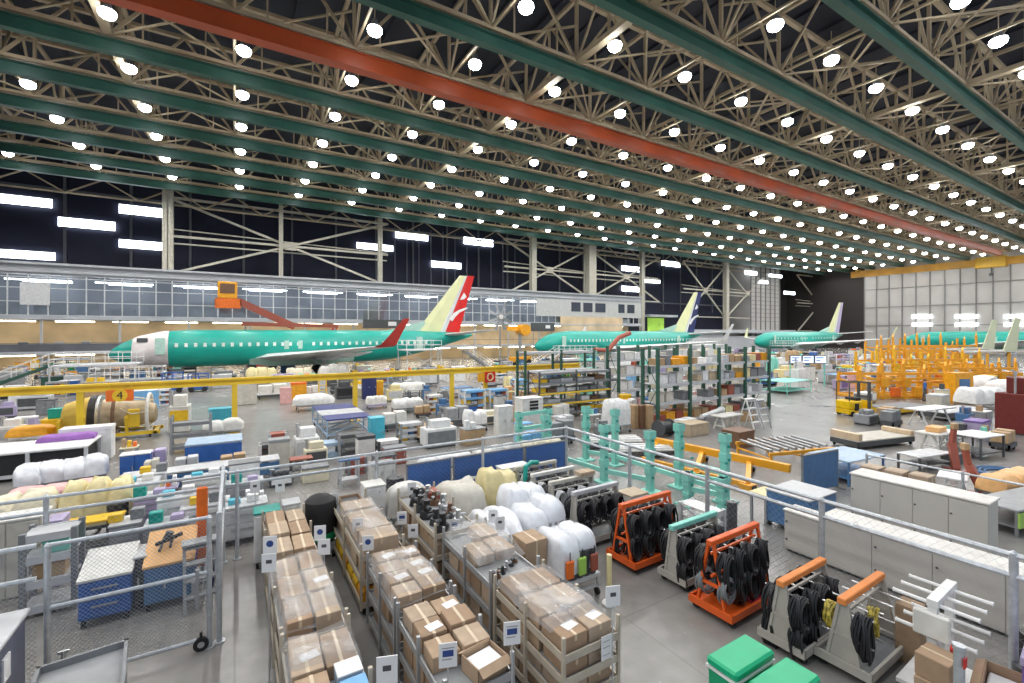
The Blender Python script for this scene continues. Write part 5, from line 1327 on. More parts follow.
t = storage_rack('open grey shelf unit beside the white-topped blue cart', (x-.12, y+.25), .7, .5, 1.55, [.2,.65,1.1,1.5], 'midgrey', 'lightgrey', name='shelf_unit')
crate('teal tub on the upper shelf of the open grey unit', (x-.05, y+.25, 1.1), .36, .35, .22, 'mint')
crate('brown carton on the middle shelf of the open grey unit', (x-.15, y+.25, .65), .45, .35, .25, 'wood')
tool_cabinet('tall beige cabinet against the frame edge behind the gate', (fp(6, 600)[0], fp(6, 600)[1]+.3), 1.0, .6, 1.5, 'beige', 'offwhite', 0, 0, 2, wheels=False)
crate('lilac grey carton beside the tall beige cabinet', (fp(26, 598)[0]+.32, fp(26, 598)[1]+.45), .3, .5, 1.35, 'lilac')
# stand with orange and white boards
x, y = fp(206, 612); ladder_stand('grey step ladder leaning stand beside the gate post', (x-.12, y+.5), .5, 1.15, 'grey', .1, 4)
x, y = fp(199, 590); t = thing('padded_post', 'upright orange padded post behind the gate', 'post', (x+.03, y+.45, 0))
a = MB(); a.bb(-.1, .1, -.05, .05, .3, 1.95, .03); a.build('pad', col('orange', .5), t)
a = MB(); a.bar((0,.05,0), (0,.05,1.9), .06); a.bb(-.25, .25, -.2, .25, 0, .05); a.build('stand', col('grey'), t)
for i, (dx, c, lb) in enumerate(((-.12, 'purple', 'purple board leaning below the orange padded post'), (.06, 'white', 'white board leaning below the orange padded post'), (.22, 'navy', 'navy board leaning below the orange padded post'))):
    a = MB(); a.bar((0, -.22, .0), (.1, .03, .95), .03, .13); o = a.build('board', col(c)); o.location = (x+dx, y-.02, 0); tag(o, lb, 'board')
# edge of the counter and the tray cart at the bottom of the frame
x, y = fp(5, 640, 1.0)
t = thing('parts_counter', 'slate container with a pale lid at the bottom corner', 'container', (-2.42, 0, 0))
a = MB(); a.bb(-1.6, -.04, 6.0, 8.86, 0, 1.34, .02); a.build('body', mat('slate_blue_container', (.12,.13,.18), .5), t)
a = MB(); a.bb(-1.64, 0, 5.96, 8.9, 1.34, 1.4, .015); a.build('lid', col('lightgrey', .4), t)
for yy in (7.3, 8.2):
    a = MB(); a.bb(-.04, -.02, yy-.1, yy+.1, .85, 1.15); a.build('label_card', M_paper, t)
t = thing('tray_cart', 'grey rimmed tray cart at the bottom edge beside a yellow cylinder', 'cart', (-1.62, 7.52, 0), .12)
a = MB(); a.bb(-.42, .42, -.5, .5, .9, .93); a.build('tray', col('grey', .5), t)
a = MB(); a.bb(-.44, .44, -.52, -.48, .9, 1.02); a.bb(-.44, .44, .48, .52, .9, 1.02); a.bb(-.44, -.4, -.52, .52, .9, 1.02); a.bb(.4, .44, -.52, .52, .9, 1.02); a.build('rim', col('midgrey', .4), t)
for sx in (-1, 1):
    for sy in (-1, 1):
        a = MB(); a.bb(sx*.4-.025, sx*.4+.025, sy*.46-.025, sy*.46+.025, .12, .9); a.build('leg', col('midgrey'), t)
casters(t, .78, .9, .06)
t = thing('gas_cylinder', 'short yellow cylinder behind the grey tray cart', 'cylinder', (-1.98, 8.45, 0))
a = MB(); a.lathe([(.12,0),(.13,.03),(.13,.62),(.09,.74),(.04,.78)], n=16); a.build('shell', col('yellow', .4), t)
a = MB(); a.cyl((0,0,.78), (0,0,.9), .03, n=8); a.bar((-.06,0,.88), (.06,0,.88), .03); a.build('valve', M_steel, t)

# ------------------------------------------------------------------ cartons
BOXN = [0]
def carton(label, loc, w, d, h, rz=0., m=None, group=None, tape=True, sheet=False, name='cardboard_box'):
    a = MB(); a.bb(-w/2, w/2, -d/2, d/2, 0, h, .008)
    o = a.build(name, m or M_card[BOXN[0] % 5], None, loc, rz); BOXN[0] += 3
    if tape:
        a = MB(); a.bb(-.02, .02, -d/2-.002, d/2+.002, h-.001, h+.002); a.bb(-.02, .02, -d/2-.003, -d/2, h*.6, h); a.build('tape', M_tape, o)
    if sheet:
        a = MB(); a.box((w*.12, -d*.1, h+.004), (.21, .15, .003), .2); a.build('packing_slip', M_paper, o)
    return tag(o, label, 'box', group)
def open_carton(label, loc, w, d, h, rz=0., m=None, fill=None):
    t = thing('open_box', label, 'box', loc, rz); m = m or M_card[1]
    a = MB(); a.bb(-w/2, w/2, -d/2, d/2, 0, .01); a.bb(-w/2, w/2, -d/2, -d/2+.012, 0, h); a.bb(-w/2, w/2, d/2-.012, d/2, 0, h); a.bb(-w/2, -w/2+.012, -d/2, d/2, 0, h); a.bb(w/2-.012, w/2, -d/2, d/2, 0, h); a.build('walls', m, t)
    for sy in (-1, 1):
        a = MB(); a.box((0, sy*(d/2+.05), h-.02), (w, .11, .008), 0, 0, Matrix.Rotation(-sy*.5, 3, 'X')); a.build('flap', m, t)
    if fill:
        a = MB(); a.bb(-w/2+.03, w/2-.03, -d/2+.03, d/2-.03, .02, h*.8, .02); a.build('contents', fill, t)
    return t

# ------------------------------------------------------------------ shelf carts
M_rack = mat('tan_rack_edge', (.50,.44,.35), .5); M_rackg = mat('grey_wire_rack', (.42,.43,.44), .4, .4, .1)
def shelf_cart(desc, x0, x1, y0, y1, top=1.32, lower=(.2,.62), edge=M_rack, deckc='grey'):
    w, d = x1-x0, y1-y0
    t = thing('shelf_cart', desc, 'shelf cart', ((x0+x1)/2, (y0+y1)/2, 0)); dk = top-.26
    for z in list(lower)+[dk]:
        a = MB(); a.bb(-w/2, w/2, -d/2, d/2, z-.025, z); a.build('shelf', col(deckc, .5), t)
        a = MB(); a.bb(-w/2-.02, -w/2, -d/2, d/2, z-.05, z+.05); a.bb(w/2, w/2+.02, -d/2, d/2, z-.05, z+.05); a.bb(-w/2-.02, w/2+.02, -d/2-.02, -d/2, z-.05, z+.05); a.bb(-w/2-.02, w/2+.02, d/2, d/2+.02, z-.05, z+.05); a.build('shelf_edge', edge, t)
    for sx in (-1, 1):
        for yy in (-d/2, 0, d/2):
            a = MB(); a.bb(sx*(w/2+.02)-.022, sx*(w/2+.02)+.022, yy-.022, yy+.022, .12, top+.02); a.build('post', edge, t)
    casters(t, w-.1, d-.2, .06)
    return t
def load(desc, x0, x1, y0, y1, z, nx, ny, hr, shelf, skip=(), seed=0, mats=None, sheets=()):
    R = random.Random(seed); n = 0
    for j in range(ny):
        for i in range(nx):
            n += 1
            if (i, j) in skip: continue
            w, d = (x1-x0)/nx, (y1-y0)/ny; h = R.uniform(*hr)
            pos = ['first','second','third','fourth','fifth','sixth','seventh'][j]
            side = '' if nx == 1 else (' aisle side' if i == 0 else ' inner side')
            carton('cardboard box, %s from near end%s, %s of %s' % (pos, ','+side if side else '', shelf, desc),
                   (x0+w*(i+.5)+R.uniform(-.01,.01), y0+d*(j+.5), z+.001), w*R.uniform(.86,.95), d*R.uniform(.86,.95), h, R.uniform(-.03,.03),
                   mats[n % len(mats)] if mats else None, None, True, (i, j) in sheets)
RACKS = [ # description, x0, x1, y0, y1
 ('aisle row front cart', .54, 1.32, 4.2, 6.55), ('aisle row middle cart', .54, 1.32, 6.7, 8.95), ('aisle row back cart', .54, 1.32, 9.1, 11.3),
 ('second row front cart', 2.02, 2.86, 4.75, 6.45), ('second row middle cart', 2.02, 2.86, 6.6, 8.2), ('second row back cart', 2.0, 2.75, 8.6, 11.6),
 ('third row front cart', 3.58, 4.48, 4.62, 6.4), ('third row middle cart', 3.58, 4.48, 6.55, 8.5), ('third row back cart', 3.5, 4.4, 8.75, 11.2)]
LBL = ['tan-edged shelf cart of cartons and pale blue boxes, front of the aisle row','tan-edged shelf cart of brown cartons, middle of the aisle row','tan-edged shelf cart of brown cartons, back of the aisle row',
 'grey-edged shelf cart with an open box at its front, second row','grey-edged shelf cart with white slips on its cartons, second row','tan-edged shelf cart with yellow bins low on its side, second row',
 'shelf cart with tan cartons on every tier, front of the third row','shelf cart half loaded with loose parts, middle of the third row','shelf cart heaped with dark metal parts, back of the third row']
for i, (ds, x0, x1, y0, y1) in enumerate(RACKS):
    shelf_cart(LBL[i], x0, x1, y0, y1, lower=(.18,.47,.76) if i == 6 else (.2,.62), edge=M_rackg if i in (3, 4, 7) else M_rack)
DK = 1.061
load('aisle row front cart', .56, 1.30, 4.2, 6.5, DK, 2, 3, (.17,.23), 'top', {(1,1)}, 1, None, {(0,2)})
load('aisle row middle cart', .56, 1.30, 6.72, 8.9, DK, 2, 3, (.21,.26), 'top', (), 2, None, {(1,1)})
load('aisle row back cart', .56, 1.30, 9.12, 11.3, DK, 2, 3, (.20,.27), 'top', (), 3)
load('second row front cart', 2.04, 2.84, 5.2, 6.42, DK, 2, 3, (.18,.26), 'top', (), 4, None, {(0,1),(1,2)})
load('second row middle cart', 2.04, 2.84, 6.62, 8.18, DK, 2, 4, (.2,.26), 'top', (), 5, None, {(0,1),(1,1),(1,2),(0,3),(1,3)})
load('second row back cart', 2.02, 2.73, 8.62, 11.55, DK, 1, 5, (.22,.30), 'top', {(0,4)}, 6, [M_card[3], M_card[4]])
load('third row front cart', 3.60, 4.46, 4.64, 6.38, DK, 2, 3, (.20,.22), 'top', (), 7, None, {(0,0),(1,0)})
load('third row middle cart', 3.60, 4.46, 7.2, 8.45, DK, 2, 2, (.14,.3), 'top', {(0,1)}, 8)
for k, (i, mid, low) in enumerate(((0, 5, 5), (1, 5, 5), (2, 5, 4), (3, 4, 4), (4, 3, 3), (5, 5, 0), (6, 4, 4), (7, 4, 4), (8, 4, 4))):
    ds, x0, x1, y0, y1 = RACKS[i]
    if i == 6:
        for z, nm in ((.761, 'upper tier'), (.471, 'middle tier'), (.181, 'lowest tier')): load(ds, x0+.03, x1-.03, y0+.03, y1-.03, z, 2, 3, (.15,.21), nm, (), int(z*100))
        continue
    if mid: load(ds, x0+.03, x1-.03, y0+.03, y1-.03, .621, 2 if i in (3, 6) else 1, mid, (.22,.33), 'middle tier', (), 20+i)
    if low: load(ds, x0+.03, x1-.03, y0+.03, y1-.03, .201, 2 if i in (3, 6) else 1, low, (.2,.32), 'lowest tier', (), 40+i)
# yellow bins low on the second row's back cart
o = None
for k in range(6):
    lb = 'yellow parts bin, %s along the lowest tier of the second row' % ordn[k]
    a = MB(); a.prism([(-.2,0),(.2,0),(.2,.26),(-.1,.26),(-.2,.14)], -.19, .19, 'xz'); o = a.build('parts_bin', col('yellow' if k % 3 else 'amber', .4)); o.location = (2.22, 8.9+k*.46, .201); tag(o, lb, 'bin')
    a = MB(); a.bb(-.09, .19, -.18, .18, .2, .262); a.build('contents', col('brown'), o)
# pale blue boxes
for k, (x, y, z, lb) in enumerate(((1.14, 5.58, DK, 'pale blue box with a white top, further one on the front aisle cart'), (1.14, 5.25, DK, 'pale blue box between two others on the front aisle cart'), (1.14, 4.95, DK, 'pale blue box, last of three on the front aisle cart'))):
    a = MB(); a.bb(-.14, .14, -.13, .13, 0, .22, .01); o = a.build('pale_blue_box', col('paleblue', .5)); o.location = (x, y, z+.001); tag(o, lb, 'box')
    a = MB(); a.bb(-.143, .143, -.133, .133, .22, .24, .005); a.build('lid', col('white' if k == 0 else 'skyblue', .5), o)
open_carton('open brown box with white papers at the front of the second row', (2.62, 4.98, DK+.001), .44, .36, .2, .15, M_card[1], M_paper)
open_carton('open brown box with a dark tool on the back aisle side of the second row', (2.35, 11.25, DK+.001), .45, .42, .24, 0, M_card[0], col('darkgrey'))
# loose parts on the third row middle and back carts
R = random.Random(9)
for k in range(16):
    big = k < 10
    x = R.uniform(3.68, 4.22) if big else R.uniform(3.7, 4.3); y = (8.92+k*.215) if big else (6.66+(k-10)*.08)
    if not big: x = 3.68+(k-10)*.13
    if big: x = (3.72, 4.16)[k % 2]+R.uniform(-.04, .04)
    t = thing('metal_fitting', 'dark machined fitting, %s along the top of the third row %s cart' % ((ordn[k], 'back') if big else (ordn[k-10], 'middle')), 'part', (x, y, DK+.001), R.uniform(0, 3), )
    s = R.uniform(.95, 1.35)*(1 if big else .42)
    a = MB(); a.cyl((0,0,0), (0,0,.12*s), .13*s, .1*s, 12); a.cyl((0,0,.12*s), (0,0,.3*s), .06*s, n=10); a.build('body', [col('black',.4), M_steel, col('darkgrey',.3,.6), col('brown',.5)][k % 4], t)
    a = MB(); a.cyl((-.17*s,0,.2*s), (.17*s,0,.2*s), .035*s, n=8); a.cyl((.17*s,0,.2*s), (.2*s,0,.2*s), .06*s, n=8); a.build('arm', M_steel if k % 2 else col('darkgrey'), t)
carton('rust brown carton on the back corner of the third row back cart', (4.22, 10.9, DK+.001), .3, .45, .2, 0, col('brick'))
# sheeted tops further back
covered_cart('cart under a stiff grey sheet behind the third row', (5.0, 10.9), 1.0, 1.3, 1.35, 'beige', 0, 70, 'grey', None, 1)
covered_cart('cart under a white sheet and tan boards next to the blue screens', (3.9, 12.0-.1), .9, .6, 1.3, 'offwhite', 0, 71, 'grey', None, 1)
covered_cart('cart under a clear film with tan cartons, beside the third row', (4.98, 8.9), .7, 1.7, 1.3, 'lightgrey', 0, 72, 'grey', None, 2, film=M_film)
carton('tan carton by the clear film cart, aisle end', (4.98, 7.55), .5, .5, 1.2, 0, M_card[1], name='tall_carton')
# dark covered case and tubs behind the aisle row
t = thing('covered_case', 'round black covered case with a green edge behind the aisle row', 'case', (1.72, 11.55, 0))
a = MB(); a.lathe([(.3,.35),(.36,.4),(.37,1.1),(.33,1.28),(.2,1.38),(.0,1.42)], n=24); a.build('cover', col('black', .7), t)
a = MB(); a.lathe([(.365,.42),(.385,.5),(.37,.58)], n=24, cap=False); a.build('green_band', col('green'), t)
a = MB(); a.bb(-.3, .3, -.3, .3, .16, .35, .02); a.build('base', col('grey'), t); casters(t, .5, .5, .07)
tool_cabinet('white tub cart with a teal tray near the long fence', (.62, 11.72), .5, .45, 1.2, 'white', 'teal', 0, 1)
tool_cabinet('pale upright cart beside the teal tray cart', (1.12, 11.78), .34, .4, 1.25, 'offwhite', 'lightgrey', 0, 0, 1)
tool_cabinet('pale rounded cart behind the second row', (2.95+.1, 11.95), .5, .5, 1.3, 'white', 'offwhite', 0, 0, 1)
stool_drum('black round lamp base behind the third row', (4.1, 13.5), .26, .9, 'black')

# ------------------------------------------------------------------ placards on poles at the cart corners
M_pole = mat('placard_pole', (.60,.61,.63), .35, .5)
def placard(lb, x, y, z, w=.2, h=.28, kind=0, base=None, rz=-.35):
    t = thing('placard', lb, 'sign', (x, y, 0 if base is None else base), rz); b = 0 if base is None else base
    a = MB(); a.cyl((0, .012, 0), (0, .012, z-b+h*.4), .009, n=6); a.build('pole', M_pole, t)
    a = MB(); a.bb(-w/2, w/2, -.006, .006, z-b-h/2, z-b+h/2); bd = a.build('board', M_paper, t)
    a = MB(); zc = z-b+h*.08
    if kind == 0:
        a.lathe([(.0,-.0075),(w*.26,-.0075),(w*.26,-.0065),(0,-.0065)], (0,0,zc), 14, 'y')
    elif kind == 1: a.bb(-w*.3, w*.3, -.008, -.0065, zc-h*.13, zc+h*.13)
    else:
        a.bb(-w*.2, w*.2, -.008, -.0065, zc-h*.1, zc+h*.1)
    a.build('printed_mark', M_ink if kind != 2 else col('darkgrey'), bd)
    if kind == 1: 
        a = MB(); a.bb(-w*.34, w*.34, -.008, -.0065, zc+h*.2, zc+h*.24); a.bb(-w*.34, w*.2, -.008, -.0065, zc-h*.26, zc-h*.22); a.build('printed_line', col('grey'), bd)
PLAC = [ # px, py of the board's centre, distance along Y, size, kind, label
 (270, 545, 8.0, 0, 'white placard, upper of two on the aisle side of the middle aisle cart'), (269, 563, 7.7, 2, 'white placard, lower of two on the aisle side of the middle aisle cart'),
 (320, 533, 8.9, 0, 'white placard with a round mark between the first two rows, upper one'), (324, 547, 8.5, 2, 'white placard with a dark mark between the first two rows, lower one'),
 (358, 525, 9.4, 2, 'white placard with a dark mark on the back cart of the second row'), (368, 543, 8.55, 0, 'white placard with round blue mark at the near end of second row back cart'),
 (387, 670, 4.45, 2, 'white placard with a small dark mark at the front of the aisle row'), (448, 655, 4.7, 1, 'white placard with a blue rectangle at the front of the second row'),
 (334, 499, 11.6, 2, 'white placard with a black square above the open dark-tool box'), (402, 518, 9.6, 1, 'white placard with a blue mark beside the dark fittings'),
 (413, 531, 9.0, 2, 'white placard with a grey mark beside the dark fittings'), (455, 526, 8.9, 1, 'white placard with a blue mark above the third row loose parts'),
 (512, 633, 4.6, 1, 'white placard with a blue mark at the aisle corner of the third row'), (566, 613, 5.2, 1, 'white placard with a blue mark lying back on the third row cartons'),
 (613, 596, 4.5, 2, 'white placard with small mark on a pole at the third row outer corner'), (412, 490, 11.3, 2, 'tall white placard above the back of the third row'),
 (378, 493, 11.7, 0, 'white placard with a round mark behind the second row'), (280, 486, 11.8, 2, 'white placard with an arrow mark above the teal tray cart'),
 (255, 487, 11.9, 2, 'white placard by the long fence near the gate post'), (473, 481, 11.9, 1, 'white placard with a blue mark in front of the blue screens'),
 (493, 516, 8.6, 2, 'white placard beside the clear film cart'), (525, 470, 12.1, 2, 'blank looking white placard at the white cabinet by the screens'),
 (500, 523, 8.3, 2, 'white placard at the aisle end of the clear film cart')]
for i, (px, py, yy, k, lb) in enumerate(PLAC):
    x = onY(px, yy); z = zY(px, py, yy); placard(lb, x, yy, z, .2 if i not in (15,) else .22, .27 if i != 15 else .38, k)
a = MB(); a.bb(-.09, .09, -.006, 0, -.16, .16); o = a.build('hanging_card', M_paper, None, (4.25, 4.585, 1.0)); tag(o, 'white card hung on the near end of the third row front cart', 'card')
a = MB(); a.bb(-.06, .06, -.008, -.006, -.1, -.09); a.bb(-.06, .06, -.008, -.006, 0, .01); a.bb(-.06, .06, -.008, -.006, .08, .09); a.build('printed_line', col('grey'), o)

# ------------------------------------------------------------------ bagged carts beyond the third row
covered_cart('bagged cart nearest the orange cable cart, dark and red parts under clear film', (5.75, 7.35), .95, .95, 1.35, 'white', 0, 81, 'lightgrey', 'darkgrey', 2, film=M_film)
covered_cart('bagged cart heaped with white plastic, second from the aisle', (5.98, 8.72), .95, 1.0, 1.4, 'white', 0, 82, 'lightgrey', 'grey', 2, film=M_film)
covered_cart('bagged cart heaped with white plastic, third from the aisle', (6.3, 9.95), .95, 1.0, 1.4, 'white', 0, 83, 'lightgrey', None, 2, film=M_film)
covered_cart('cart under a yellow and cream cover behind the bagged carts', (6.35, 11.25), 1.0, .85, 1.45, 'paleyellow', 0, 84, 'grey', None, 2)
for k, (c, lb) in enumerate((('orange','orange pouch hanging at the front of the nearest bagged cart'), ('lime','lime tag bundle at the front of the nearest bagged cart'), ('brick','red pouch at the front of the nearest bagged cart'))):
    a = MB(); a.bb(-.09, .09, -.03, .03, 0, .34, .02); o = a.build('pouch', col(c), None, (5.42+.3*k, 6.83, .55)); tag(o, lb, 'pouch')
    a = MB(); a.bar((0,0,.34), (0,.0,.5), .015); a.build('strap', col('black'), o)
t = thing('warning_post', 'short yellow and white post at the corner of the nearest bagged cart', 'post', (6.15, 6.55, 0))
a = MB(); a.cyl((0,0,.02), (0,0,.95), .05, n=10); a.build('pole', col('paleyellow'), t)
a = MB(); a.cyl((0,0,0), (0,0,.03), .14, n=14); a.build('foot', col('white'), t)

# ------------------------------------------------------------------ cable carts
def coil_mesh(seed, r=.15, hgt=.30, n=5):
    R = random.Random(seed); a = MB()
    for i in range(n):
        rr, hh = r*R.uniform(.8,1.1), hgt*R.uniform(.85,1.1); y = (i-(n-1)/2)*.03; ph = R.uniform(-.1,.1)
        a.tube([(rr*math.cos(b)+ph*.3*math.sin(b), y+.015*math.sin(3*b+i), -hh+.03+hh*math.sin(b)) for b in [2*PI*k/16 for k in range(16)]], .021, 5, True)
    return a
COILS = [coil_mesh(i, .15+.02*(i % 3), .27+.05*(i % 2), 7).mesh('cable_coil', M_cable) for i in range(4)]
COILG = coil_mesh(9, .19, .24).mesh('cable_coil', col('midgrey', .4)); COILY = coil_mesh(11, .13, .2, 4).mesh('cable_coil', mat('yellow_black_cable', (.4,.32,.05), .5, 0, .9, 14))
COILW = coil_mesh(12, .16, .24).mesh('cable_coil', col('lightgrey', .5))
def cable_cart(lb, desc, loc, c, bar, rz=0., L=1.45, W=.72, ht=1.28, coils=8, floor='grey', cm=None, arms=4):
    t = thing('cable_cart', lb, 'cable cart', loc, rz); fr = c if not isinstance(c, str) else col(c, .4)
    a = MB(); a.bb(-L/2, L/2, -W/2, W/2, .15, .18); a.build('tray', fr if floor is None else col(floor, .4), t)
    a = MB(); a.bb(-L/2, L/2, -W/2-.02, -W/2+.02, .13, .26); a.bb(-L/2, L/2, W/2-.02, W/2+.02, .13, .26); a.bb(-L/2-.02, -L/2+.02, -W/2-.02, W/2+.02, .13, .26); a.bb(L/2-.02, L/2+.02, -W/2-.02, W/2+.02, .13, .26); a.build('tray_rim', fr, t)
    for sx in (-1, 1):
        x = sx*(L/2-.04); a = MB()
        a.bar((x, -W/2+.14, .18), (x, -.05, ht-.03), .055, .045); a.bar((x, W/2-.14, .18), (x, .05, ht-.03), .055, .045); a.bar((x, -.16, .62), (x, .16, .62), .05); 
        if floor is not None: a.prism([(-W/2+.14,.2),(W/2-.14,.2),(.06,ht-.05),(-.06,ht-.05)], x-.012, x+.012, 'yz')
        a.build('end_frame', fr, t)
    a = MB(); a.bb(-L/2-.03, L/2+.03, -.06, .06, ht-.05, ht+.05, .012); a.build('top_bar', bar if not isinstance(bar, str) else col(bar, .4), t)
    for i in range(arms):
        x = -L/2+L*(i+.5)/arms
        for z in (ht-.2, ht-.62):
            a = MB(); a.cyl((x, -.34, z), (x, .34, z), .014, n=6); a.build('peg', M_steel, t)
    a = MB(); a.bar((-L/2+.04, 0, ht-.2), (L/2-.04, 0, ht-.2), .04); a.bar((-L/2+.04, 0, ht-.62), (L/2-.04, 0, ht-.62), .04); a.build('peg_rail', fr, t)
    for sx in (-1, 1):
        for sy in (-1, 1):
            a = MB(); a.cyl((sx*(L/2-.1)-.02, sy*(W/2-.06), .065), (sx*(L/2-.1)+.02, sy*(W/2-.06), .065), .065, n=12); a.bar((sx*(L/2-.1), sy*(W/2-.06), .07), (sx*(L/2-.1), sy*(W/2-.06), .15), .04); a.build('caster', M_rubber, t)
    k = 0; Rz = Matrix.Rotation(rz, 3, 'Z')
    for z in (ht-.2, ht-.62):
        for i in range(arms):
            for sy in (-1, 1):
                if k >= coils: break
                k += 1
                x = -L/2+L*(i+.5)/arms
                p = Rz @ V(x, sy*.21, 0)
                me = (cm[k % len(cm)] if cm else COILS[(k+len(desc)) % 4]); o = bpy.data.objects.new('cable_coil', me); C.objects.link(o)
                o.location = (loc[0]+p.x, loc[1]+p.y, z-.005); o.rotation_euler.z = rz+(.15 if k % 2 else -.1)+1.2*(i % 2)*.15
                tag(o, 'black cable coil, %s peg pair%s, %s row of %s' % (ordn[i], ', near side' if sy < 0 else ', far side', 'upper' if z > ht-.4 else 'lower', desc), 'cable coil', 'cable coils on the '+desc)
                if o.name.startswith('cable_coil') and me in (COILG,): o['label'] = o['label'].replace('black', 'grey')
                if me in (COILY,): o['label'] = o['label'].replace('black cable', 'black and yellow cable')
    return t
M_orc = mat('safety_orange_paint', (.72,.11,.015), .4, 0, .1, 3); M_grc = mat('warm_grey_cart', (.40,.38,.34), .45, 0, .1, 3)
M_redt = mat('crimson_tray', (.42,.03,.05), .4)
CX = 8.2
cable_cart('orange cable cart further down the row, black hoses on its pegs', 'further orange cart', (CX-.08, 7.45, 0), M_orc, M_orc, .02, 1.6, .84, 1.36, 16, None)
cable_cart('grey cable cart with a green top bar between the two orange carts', 'green-barred cart', (CX+.2, 6.36, 0), M_grc, 'mint', .02, 1.45, .66, 1.2, 9, 'lightgrey')
t = cable_cart('orange cable cart nearer the aisle end with grey looms on its tray', 'nearer orange cart', (CX-.05, 5.28, 0), M_orc, M_orc, .02, 1.5, .84, 1.38, 16, None, [COILS[0], COILS[1], COILS[2], COILS[3], COILS[1], COILS[0], COILS[2], COILS[3], COILG, COILG, COILG])
a = MB(); a.bb(.05, .66, -.36, .36, .185, .2); a.build('tray_liner', M_redt, t)
cable_cart('grey cable cart with an orange top, one beside the nearer orange cart', 'first orange-topped grey cart', (8.25, 4.1, 0), M_grc, mat('orange_foam', (.75,.25,.06), .6), .02, 1.4, .7, 1.15, 12, 'grey')
cable_cart('grey cable cart with an orange top, one beside the white peg rack', 'second orange-topped cart', (8.55, 3.35, 0), M_grc, mat('orange_foam', (.75,.25,.06), .6), .02, 1.4, .72, 1.15, 3, 'midgrey', [COILY, COILS[1], COILY])
for i, (y, lb, ds, cl, br) in enumerate(((8.75, 'grey cable cart hung with dark looms, first behind the further orange cart', 'first rear cart', M_grc, 'lightgrey'), (9.7, 'grey cable cart with a beige cloth, second behind the further orange cart', 'second rear cart', M_grc, 'beige'), (10.55, 'grey cable cart with pale pads, third behind the further orange cart', 'third rear cart', M_grc, 'offwhite'), (11.4, 'grey cable cart with teal hoses at the fence corner', 'last rear cart', M_grc, 'beige'))):
    cable_cart(lb, ds, (7.75, y, 0), cl, br, .02, 1.45, .62, 1.3-.02*i, 10, 'grey', [COILS[0], COILW, COILS[2], COILG] if i else None)
t = thing('teal_hose', 'teal hose draped over the last grey cart at the fence corner', 'hose', (7.2, 11.05, 0))
a = MB(); a.tube([(-.1,-.05,.35),(-.12,-.08,1.0),(-.05,0,1.36),(.2,.1,1.42),(.45,.12,1.38)], .07, 9); a.build('hose', col('teal', .4), t)
a = MB(); a.cyl((-.1,-.05,.28), (-.1,-.05,.37), .085, n=10); a.build('collar', M_steel, t)
carton('tan pad box on top of the second grey cart behind the orange cart', (8.2, 9.7, 1.335), .5, .3, .1, 0, M_card[4])
tool_cabinet('white and tan crate cart behind the further orange cart', (9.05, 8.75), .6, .5, .95, 'offwhite', 'tan', 0, 0, 1)
# white peg rack with cartons
t = thing('peg_rack', 'white peg rack with long empty pegs at the end of the cart row', 'rack', (8.75, 2.45, 0), .04)
M_wp = col('white', .4)
a = MB(); a.bar((-.42, 0, 1.42), (.5, 0, 1.42), .12, .1); a.build('top_beam', M_wp, t)
for sx in (-.36, .4):
    a = MB(); a.bb(sx-.05, sx+.05, -.05, .05, .15, 1.38); a.build('column', M_wp, t)
a = MB(); a.bb(-.5, .6, -.38, .38, .14, .2); a.bar((-.36,0,.8), (.4,0,.8), .07); a.bar((0,0,.15),(0,0,.8),.06); a.build('base', M_wp, t); casters(t, .9, .6, .06)
for i in range(3):
    x = -.32+i*.34
    for z, ln in ((1.38, .45), (.95, .42)):
        a = MB(); a.cyl((x, -ln, z), (x, ln, z), .028, n=8); a.cyl((x, -ln-.015, z), (x, -ln, z), .034, n=8); a.cyl((x, ln, z), (x, ln+.015, z), .034, n=8); a.build('peg', M_wp, t)
a = MB(); a.bb(-.48, -.4, -.2, .2, .95, 1.3, .02); a.build('control_box', col('offwhite'), t)
a = MB(); a.cyl((-.44,-.2,.92), (-.44,-.25,.92), .05, n=10); a.build('red_knob', col('red'), t)
carton('brown carton at the foot of the white peg rack, aisle side', (8.0, 2.28, 0), .42, .4, .62, .1, M_card[1])
carton('brown carton stacked on another beside the white peg rack', (8.02, 2.28, .622), .4, .36, .3, -.05, M_card[0])
open_carton('open brown carton with white film in front of the white peg rack', (8.7, 1.75, 0), .7, .5, .62, .15, M_card[0], M_paper)
carton('tall brown carton behind the white peg rack', (9.2, 2.95, 0), .35, .3, .9, .05, M_card[2])
carton('low brown carton under the pegs of the white peg rack', (9.02, 1.98-.05, 0), .34, .4, .4, -.1, M_card[1])
t = thing('bollard', 'grey post with a red tag in front of the peg rack', 'post', (7.55, 1.95, 0))
a = MB(); a.cyl((0,0,0), (0,0,1.35), .055, n=12); a.cyl((0,0,1.35), (0,0,1.4), .065, n=12); a.cyl((0,0,0), (0,0,.03), .13, n=12); a.build('pole', M_galv, t)
a = MB(); a.box((-.02,-.06,1.22), (.1,.01,.12)); a.build('tag', col('red'), t)
crate('purple and white striped case at the bottom corner', (9.15, 1.1), .6, 1.2, .95, 'purple', .1, lid='lilac')
stool_drum('black round bin against the beige cabinets', (10.1, 1.75), .2, .75, 'black', 'waste_bin', 'bin')
stool_drum('small dark bin between the striped case and the peg rack', (9.55, 1.75), .16, .5, 'darkgrey', 'waste_bin', 'bin')

